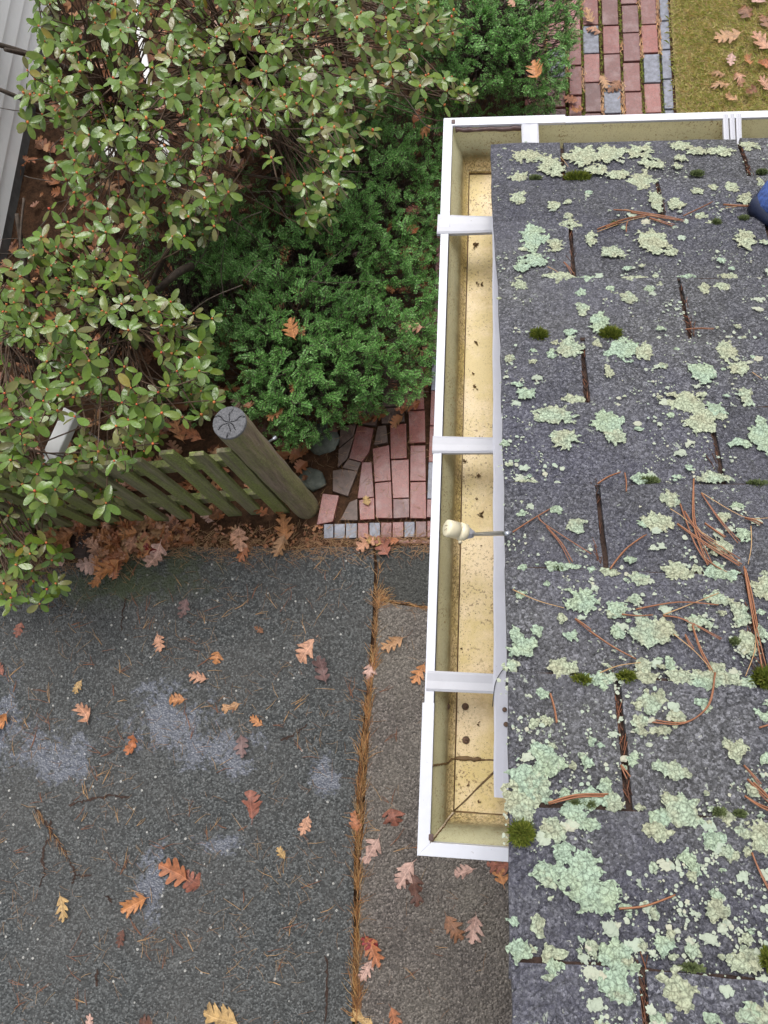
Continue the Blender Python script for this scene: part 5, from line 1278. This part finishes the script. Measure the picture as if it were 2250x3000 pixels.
for a in ((468, 1884, 52, 200, 'peach', 'on the asphalt below the middle of the fence'), (636, 1930, 54, 170, 'orange', 'on the asphalt right of centre below the fence'), (900, 1907, 82, 150, 'peach', 'the largest near the upper part of the joint'),
          (946, 1962, 72, 20, 'faded purple brown', 'just below the large peach leaf near the joint'), (582, 1984, 52, 80, 'peach', 'lying level between fence and the central puddle'), (229, 2012, 40, 160, 'yellow', 'tiny, above the left puddle'),
          (514, 2052, 54, 100, 'orange', 'at the top edge of the central puddle'), (249, 2090, 58, 40, 'peach', 'between the left and the central puddle'), (8, 2118, 66, 150, 'orange', 'cut by the left photo edge beside the puddle'),
          (388, 2180, 54, 170, 'copper', 'at the lower left of the central puddle'), (752, 2112, 40, 60, 'orange', 'small, right of the central puddle'), (710, 2186, 58, 190, 'faded purple brown', 'at the right end of the central puddle'),
          (735, 2352, 84, 10, 'rust red', 'standing upright in the middle of the driveway'), (893, 2418, 50, 160, 'peach', 'small, left of the needle filled joint'), (823, 2500, 34, 40, 'yellow', 'tiny, on open asphalt left of the joint'),
          (512, 2552, 84, 70, 'copper', 'left half of a wet pair above the lower puddle'), (566, 2578, 74, 60, 'rust red', 'right half of a wet pair above the lower puddle'), (400, 2646, 72, 120, 'orange', 'at the left edge of the lower puddle'),
          (183, 2660, 64, 200, 'yellow', 'right of the branching crack'), (356, 2748, 44, 170, 'dark brown', 'small, below the lower puddle'), (645, 2984, 98, 80, 'yellow', 'large, cut by the bottom photo edge'),
          (262, 2995, 40, 0, 'pale pink', 'cut by the bottom photo edge at lower left'), (55, 1845, 44, 170, 'rust red', 'at the left under the lowest rhododendron twigs'), (541, 1782, 56, 170, 'faded purple brown', 'below the mossy strip right of the crack'),
          (3, 1960, 40, 30, 'rust red', 'cut by the left photo edge above the puddle'), (675, 2070, 54, 110, 'tan', 'crumpled, right above the central puddle'), (915, 2050, 0, 0, 'tan', ''), (300, 2175, 0, 0, 'tan', ''),
          (760, 1845, 30, 60, 'brown', 'tiny, near the upper part of the joint'), (400, 2870, 0, 0, 'tan', ''), (420, 2995, 50, 80, 'dark brown', 'dark, cut by the bottom photo edge')):
    if a[2] > 0: leaf(*a, GD, pointed=(int(a[0]) % 3 == 0 or a[4] in ('yellow', 'orange')))
GS = 'fallen oak leaves on the brown slab'
for a in ((1150, 1885, 66, 120, 'tan', 'curled, on the slab near its top'), (1226, 1972, 60, 150, 'orange', 'on the slab against the gutter edge'), (1084, 1972, 62, 170, 'pale pink', 'lying over the joint high up'),
          (1156, 2396, 78, 200, 'rust red', 'on the slab left of the gutter end'), (1086, 2496, 78, 150, 'pale pink', 'half over the joint, broad'), (1188, 2562, 74, 150, 'pale pink', 'above the dark leaf below the gutter end'),
          (1216, 2606, 76, 190, 'dark brown', 'tucked under the pale leaf below the gutter end'), (1356, 2556, 58, 110, 'pale pink', 'small, directly below the gutter end'), (1463, 2556, 60, 20, 'orange', 'touching the roof edge below the gutter'),
          (1462, 2532, 60, 90, 'rust red', 'touching the gutter end and the roof edge'), (1330, 2716, 66, 220, 'brown', 'left one of a pair on the lower slab'), (1388, 2720, 64, 170, 'pale pink', 'right one of a pair on the lower slab'),
          (1092, 2782, 74, 210, 'copper', 'beside the joint on the lower slab'), (1072, 2842, 56, 150, 'pale pink', 'beside the joint, under the copper leaf'), (1043, 2406, 50, 10, 'copper', 'buried in the needles of the joint'),
          (1064, 2990, 66, 60, 'yellow', 'at the bottom photo edge on the joint'), (1156, 2990, 60, 200, 'copper', 'at the bottom photo edge on the slab'), (1085, 2765, 50, 60, 'crimson', 'dark, upper one beside the joint low down')):
    leaf(*a, GS, z=0.010, pointed=(int(a[0]) % 2 == 0))
GP = 'fallen leaves on and around the brick patio'
for a in ((1072, 1594, 62, 130, 'peach', 'below the grey header bricks'), (1122, 1600, 62, 30, 'rust red', 'below the red header bricks'), (1097, 1590, 44, 80, 'yellow', 'between two leaves below the header bricks'), (1197, 1192, 80, 110, 'copper', 'on the patio just below the yew'),
          (1030, 1218, 58, 130, 'brown', 'in the shade where yew meets patio'), (1075, 1466, 30, 20, 'yellow', 'small, on the brick above the header row'), (1150, 1585, 40, 100, 'copper', 'by the right header bricks'),
          (832, 1548, 84, 10, 'orange', 'upright against the foot of the post'), (822, 1600, 66, 160, 'tan', 'on the asphalt edge below the post'), (705, 1580, 70, 190, 'peach', 'on the asphalt edge left of the post'), (712, 1618, 56, 160, 'copper', 'lowest one left of the post'), (700, 1560, 46, 60, 'tan', 'topmost one left of the post')):
    leaf(*a, GP, z=0.022, pointed=(a[4] in ('orange', 'tan', 'copper')))
GM = 'leaves piled along the foot of the fence'
for a in ((607, 1517, 46, 60, 'pale pink', 'caught at the foot of the pickets'), (457, 1630, 78, 160, 'pale pink', 'on the green mossy asphalt edge, deeply lobed'), (262, 1650, 80, 100, 'pale pink', 'below the drain box'), (288, 1698, 50, 160, 'orange', 'lowest of the pile below the drain box'),
          (325, 1668, 74, 130, 'orange', 'bright, at the lower tip of the pile'), (172, 1642, 46, 40, 'pale pink', 'small, left below the drain box'), (380, 1565, 56, 100, 'orange', 'glowing in the pile under the pickets'), (417, 1590, 52, 10, 'yellow', 'at the right of the pile'), (190, 1575, 66, 120, 'orange', 'left of the drain box'), (445, 1608, 44, 80, 'crimson', 'dark red, at the right end of the pile')):
    leaf(*a, GM, z=0.06, pointed=(a[4] in ('orange', 'yellow')), var=None)
PILE = [(150, 1560), (220, 1525), (480, 1535), (520, 1570), (480, 1610), (380, 1625), (340, 1690), (285, 1670), (270, 1632), (150, 1640)]
k = 0
while k < 110:
    u, v = rnd.uniform(140, 530), rnd.uniform(1520, 1695)
    if not inpoly(u, v, PILE) or (abs(u - 235) < 34 and abs(v - 1597) < 40): continue
    leaf(u, v, rnd.uniform(34, 62), rnd.uniform(0, 360), rnd.choice(('copper', 'orange', 'tan', 'copper', 'orange', 'peach')), '', GM, z=rnd.uniform(0.02, 0.055), pointed=rnd.random() < .5, tilt=0.5,
         label='crumpled brown oak leaf packed in the pile below the pickets'); k += 1
GY = 'fallen leaves caught in the shrubs'
for a in ((857, 966, 92, 20, 'orange', 'large, bright, standing in the middle of the yew', .68), (808, 1212, 60, 130, 'orange', 'in the yew just right of the post top', .5), (833, 752, 90, 0, 'copper', 'upright in the gap above the yew', .45), (1212, 958, 60, 100, 'peach', 'in the yew beside the gutter', .55),
          (872, 858, 50, 20, 'orange', 'small, in the yew above the large orange leaf', .5), (967, 742, 50, 30, 'copper', 'in the yew top centre', .5), (1570, 212, 82, 10, 'orange', 'bright, in the top yew beside the path', .72), (1212, 618, 66, 100, 'rust red', 'in the yew left of the top strap', .45),
          (843, 520, 66, 0, 'orange', 'upright in the dark gap of the tall rhododendron', .4), (838, 560, 40, 60, 'orange', 'small, under the upright leaf in the dark gap', .35), (1010, 880, 40, 20, 'faded purple brown', 'in the yew right of the large orange leaf', .5), (655, 400 + 0, 0, 0, 'tan', '', 0),
          (725, 260, 64, 10, 'copper', 'in the tall rhododendron near its centre', 1.0), (718, 60, 80, 0, 'orange', 'in the tall rhododendron at the top edge', 1.0), (732, 130, 66, 40, 'copper', 'in the tall rhododendron below the top edge', .95), (560, 1270, 80, 60, 'copper', 'behind the pickets left of the post', .4), (525, 1262, 70, 30, 'orange', 'behind the pickets, left of the copper leaf', .35),
          (1370, 90, 50, 60, 'copper', 'in the dark part of the top yew', .5), (1500, 10, 40, 30, 'peach', 'cut by the top photo edge in the yew', .7), (340, 320, 70, 30, 'copper', 'under thin leaves at upper left', .6), (285, 290, 60, 80, 'copper', 'left of the upper left copper leaf', .6)):
    if a[2] > 0: leaf(a[0], a[1], a[2], a[3], a[4], a[5], GY, z=a[6], pointed=True, tilt=0.45)
GL = 'fallen leaves on the lawn and the brick path'
for a in ((2130, 108, 82, 100, 'tan', 'on the lawn, lying level at the top'), (2228, 125, 80, 40, 'peach', 'on the lawn at the right photo edge'), (2140, 178, 52, 170, 'pale pink', 'on the lawn below the level one'), (2102, 214, 50, 80, 'tan', 'on the lawn, small upper one near the gutter'),
          (2112, 248, 60, 100, 'tan', 'on the lawn, wide one near the gutter'), (2165, 228, 56, 200, 'peach', 'on the lawn right of the wide one'), (2240, 60, 60, 10, 'brown', 'on the lawn at the right edge, upper'), (2185, 30, 64, 20, 'brown', 'on the lawn near the top photo edge'),
          (2210, 0, 70, 60, 'pale pink', 'on the lawn cut by the top photo edge'), (2240, 250, 60, 30, 'peach', 'on the lawn at the right edge just above the gutter'), (2195, 270, 44, 130, 'brown', 'on the lawn, darkest just above the gutter'), (2190, 180, 40, 10, 'orange', 'small, on the lawn between larger leaves'), (2140, 290, 40, 60, 'tan', 'on the lawn touching the gutter edge'),
          (1768, 240, 56, 200, 'tan', 'on the brick path, left of the dark one'), (1800, 250, 56, 140, 'brown', 'on the brick path beside the tan one'), (1725, 50, 62, 20, 'tan', 'on the brick path at the top'), (1740, 85, 50, 70, 'peach', 'on the brick path under the top one'), (1672, 290, 50, 60, 'copper', 'at the yew side of the brick path'), (1690, 325, 40, 100, 'orange', 'on the brick path against the gutter'), (2240, 190, 56, 100, 'copper', 'on the lawn by the right photo edge, middle')):
    leaf(*a, GL, z=0.018, pointed=(a[4] in ('tan', 'orange', 'peach')))
r_keep = rnd; rnd = random.Random(77)
for k in range(46):
    u, v = rnd.uniform(100, 1250), rnd.uniform(20, 1200)
    if not (inpoly(u, v, PA) or inpoly(u, v, PB) or inpoly(u, v, YA)): continue
    zz = 0.52 if inpoly(u, v, YA) else rnd.uniform(0.5, 1.05)
    leaf(u, v, rnd.uniform(30, 60), rnd.uniform(0, 360), rnd.choice(('copper', 'brown', 'tan', 'orange', 'faded purple brown')), '', 'brown leaves caught among the shrub leaves', z=zz, pointed=rnd.random() < .6, tilt=0.8,
         label='small brown leaf snagged among the shrub foliage')
rnd = r_keep
# bed litter: individuals, then a base layer
BED = [(-60, -60), (1500, -60), (1500, 320), (1290, 340), (1290, 1150), (1150, 1250), (1000, 1230), (900, 1420), (870, 1500), (500, 1530), (150, 1540), (-60, 1640)]
k = 0
while k < 120:
    u, v = rnd.uniform(0, 1280), rnd.uniform(0, 1520)
    if not inpoly(u, v, BED): continue
    leaf(u, v, rnd.uniform(48, 74), rnd.uniform(0, 360), rnd.choice(('copper', 'brown', 'tan', 'copper', 'brown', 'dark brown', 'pale pink')), '', 'oak leaves on the soil of the bed', z=rnd.uniform(0.01, 0.10), pointed=rnd.random() < .5, tilt=0.5,
         label='brown oak leaf lying on the bed soil under the shrubs'); k += 1
mb = MB(); base = [leafm for leafm in (oak_mesh('t', s, s % 2, 0.8) for s in range(4))]
geo = []
for me in base:
    geo.append(([tuple(v.co) for v in me.vertices], [tuple(p.vertices) for p in me.polygons])); bpy.data.meshes.remove(me)
def litter_leaf(mb, p, s, mi=0):
    vs, fs = rnd.choice(geo); R_ = (Matrix.Rotation(rnd.uniform(0, 6.28), 3, 'Z') @ Matrix.Rotation(rnd.uniform(-.6, .6), 3, 'X') @ Matrix.Rotation(rnd.uniform(-.6, .6), 3, 'Y'))
    mb.add([p + R_ @ (Vector(v) * s) for v in vs], fs, mi, True)
for k in range(900):
    u, v = rnd.uniform(-100, 1400), rnd.uniform(-100, 1620)
    if inpoly(u, v, BED): litter_leaf(mb, pix(u, v, rnd.uniform(0.0, 0.035)), rnd.uniform(0.05, 0.12))
for k in range(330):
    u = rnd.uniform(-40, 940); v = rnd.uniform(1535, 1600) + max(0, (500 - u) * 0.12) * rnd.random(); litter_leaf(mb, pix(u, v, rnd.uniform(0.002, 0.02)), rnd.uniform(0.02, 0.075) if u < 560 else rnd.uniform(0.012, 0.03))
o = mb.build('leaf_litter', M['litterleaf']); tag(o, 'thick layer of brown oak leaf litter covering the bed', 'leaf litter', kind='stuff')

# ------------------------------------------------------------------ pine needles on the ground
def gneedle(mb, p, a, L, r=0.0009, bend=0.1):
    d_ = Vector((math.cos(a), math.sin(a), 0)); n_ = Vector((-d_.y, d_.x, 0)); b = rnd.uniform(-bend, bend) * L
    mb.tube([p, p + d_ * L * .5 + n_ * b + Vector((0, 0, 0.002)), p + d_ * L + Vector((0, 0, rnd.uniform(0, .003)))], [r, r, r * .5], 3, 0, False)
# loose pairs on the driveway: individuals
CL = [(150, 1800), (210, 1830), (395, 1840), (420, 1785), (580, 1810), (670, 1800), (570, 1890), (590, 1950), (400, 1970), (300, 1900), (320, 1965), (250, 1950), (140, 2040), (340, 2060), (60, 2130), (140, 2140), (70, 2210), (350, 2170), (290, 2200), (560, 2140), (640, 2090), (790, 2060), (800, 2130), (850, 2070), (1000, 2030), (270, 2295), (310, 2290), (240, 2340), (100, 2360), (130, 2420), (230, 2410), (20, 2490), (350, 2550), (440, 2640), (560, 2400), (620, 2440), (720, 2660), (790, 2560), (880, 2470), (830, 2720), (900, 2600), (450, 2830), (530, 2790), (430, 2750), (200, 2800), (90, 2900), (60, 2950), (230, 2940), (250, 2870), (640, 2850), (800, 2880), (780, 2780), (960, 2680), (850, 1760), (930, 1680), (960, 1700), (730, 1650), (740, 1770), (820, 1800), (900, 1830), (480, 2480), (650, 2260), (520, 1740), (390, 1700), (20, 1990), (50, 2010), (1160, 2190), (1170, 2480), (1130, 2350), (1290, 2780), (1200, 2880), (1110, 2430), (1060, 2050), (870, 2200), (690, 2420), (380, 2420), (560, 2080)]
def dwords(u, v):
    ver = 'below fence' if v < 1850 else ('above central puddle' if v < 2050 else ('beside central puddle' if v < 2300 else ('between puddles' if v < 2550 else ('beside lower puddle' if v < 2720 else 'near photo bottom'))))
    hor = 'driveway left' if u < 330 else ('driveway middle' if u < 700 else ('driveway right' if u < 1040 else 'brown slab'))
    return hor + ' ' + ver
for (u, v) in CL:
    m_ = rnd.choice((2, 2, 3, 3)); zz = 0.003 if u < 1050 else 0.008
    for i in range(m_):
        mb = MB(); a = rnd.uniform(0, math.pi); L = rnd.uniform(0.05, 0.11); p = pix(u + rnd.gauss(0, 16), v + rnd.gauss(0, 12), zz)
        gneedle(mb, p, a, L, 0.0014)
        if rnd.random() < 0.6: gneedle(mb, p, a + rnd.uniform(-.25, .25), L * rnd.uniform(.7, 1), 0.0014)
        mm = 'needle_pale' if rnd.random() < .5 else 'needle'; o = mb.build('pine_needle', M[mm]); o['category'] = 'pine needle'
        an = math.degrees(a); dr = 'lying level' if an < 22 or an > 158 else ('pointing upward' if 68 < an < 112 else ('rising rightward' if an < 90 else 'falling rightward'))
        uniq(f"{'long' if L > .08 else 'short'} {mat_word[mm]} pine needle {dr}, {dwords(u, v)}", o, 'pine needles on the driveway and slab')
mb = MB()
for k in range(2600):
    u, v = rnd.uniform(-60, 1480), rnd.uniform(1600, 3080)
    if u > 1020 and rnd.random() < 0.75: continue
    if v < 1760 and u < 1000 and rnd.random() < 0.3: pass
    elif mnoise.noise((u / 130, v / 130, 9)) < 0.02: continue
    gneedle(mb, pix(u, v, 0.003 if u < 1030 else 0.008), rnd.uniform(0, 6.28), rnd.uniform(0.02, 0.08), 0.0007)
for k in range(1700):                                   # along the asphalt edge
    u = rnd.uniform(-40, 1260); vv = np.interp(u, [p[0] for p in top], [p[1] for p in top]) if u < 1092 else 1592
    gneedle(mb, pix(u, vv + rnd.gauss(-6, 22), rnd.uniform(0.003, 0.014)), rnd.gauss(0.2, 0.9), rnd.uniform(0.03, 0.09), 0.0009)
for k in range(500):
    u, v = rnd.uniform(850, 1260), rnd.uniform(1200, 1590)
    if mnoise.noise((u / 40, v / 40, 4)) > 0.0 or v > 1570: gneedle(mb, pix(u, v, rnd.uniform(0.010, 0.016)), rnd.uniform(0, 6.28), rnd.uniform(0.015, 0.06), 0.0008)
o = mb.build('scattered_needles', M['needle_pale']); tag(o, 'thin scattering of brown pine needles over driveway edge and bricks', 'pine needles', kind='stuff')
mb = MB()
for i in range(len(joint) - 1):
    a, b = joint[i], joint[i + 1]; cnt = int(16 + (75 if b[1] > 1750 else 0) * (b[1] - a[1]) / 100)
    wdt = 3.0 if b[1] < 2050 else 5
    if b[1] > 2180: wdt = 12
    if b[1] > 2450: wdt = 8
    if b[1] < 1760: cnt = 7
    for k in range(cnt * 2):
        f_ = rnd.random(); vv = a[1] + (b[1] - a[1]) * f_; cl = mnoise.noise((vv / 45.0, 3.3, 0))
        if cl < -0.12 and rnd.random() < 0.75: continue
        off = 12 + 5 * mnoise.noise((vv / 60.0, 0, 7)) + rnd.gauss(0, wdt * (0.5 + 0.5 * cl))
        p = pix(a[0] + (b[0] - a[0]) * f_ + off, a[1] + (b[1] - a[1]) * f_, rnd.uniform(-0.012, 0.014))
        ang = math.pi / 2 + rnd.gauss(0, 0.38) if rnd.random() < 0.8 else rnd.uniform(0, 3.14)
        gneedle(mb, p, ang, rnd.uniform(0.03, 0.09), 0.0013)
for k in range(60):
    f_ = rnd.random(); gneedle(mb, pix(1105 + 150 * f_, 1755 + 24 * f_ + rnd.gauss(0, 3), 0.008), rnd.gauss(-0.15, 0.25), rnd.uniform(0.02, 0.06), 0.0009)
for k in range(60): gneedle(mb, pix(1100 + rnd.gauss(8, 14), 1755 + rnd.gauss(0, 14), 0.01), rnd.gauss(0.6, 0.5), rnd.uniform(0.03, 0.08), 0.001)
for k in range(45):
    f_ = rnd.random(); gneedle(mb, pix(100 + 95 * f_ + rnd.gauss(0, 4), 2360 + 145 * f_, 0.005), rnd.gauss(-1.0, 0.35), rnd.uniform(0.015, 0.05), 0.0008)
o = mb.build('joint_needles', M['litterneedle']); tag(o, 'orange pine needles packed in the long joint between driveway and slab', 'pine needles', kind='stuff')

# ordinals for individuals that would otherwise read the same
ORD = ['', 'second ', 'third ', 'fourth ', 'fifth ', 'sixth ', 'seventh ', 'eighth ', 'ninth ', 'tenth ']
for lab, obs in used.items():
    if 1 < len(obs) <= 10 and 'packed in the pile' not in lab and 'bed soil' not in lab and 'snagged' not in lab:
        key = lambda o: (o.location.x if o.location.length > 0.01 else sum(v.co.x for v in o.data.vertices) / len(o.data.vertices))
        for i, o in enumerate(sorted(obs, key=key)):
            o['label'] = lab + f', {ORD[i]}from left' if i else lab + ', leftmost'
scene.render.resolution_x = 768; scene.render.resolution_y = 1024

for o in scene.objects:
    if o.get('label') and len(o['label'].split()) > 16: print('LONG', o.name, o['label'])
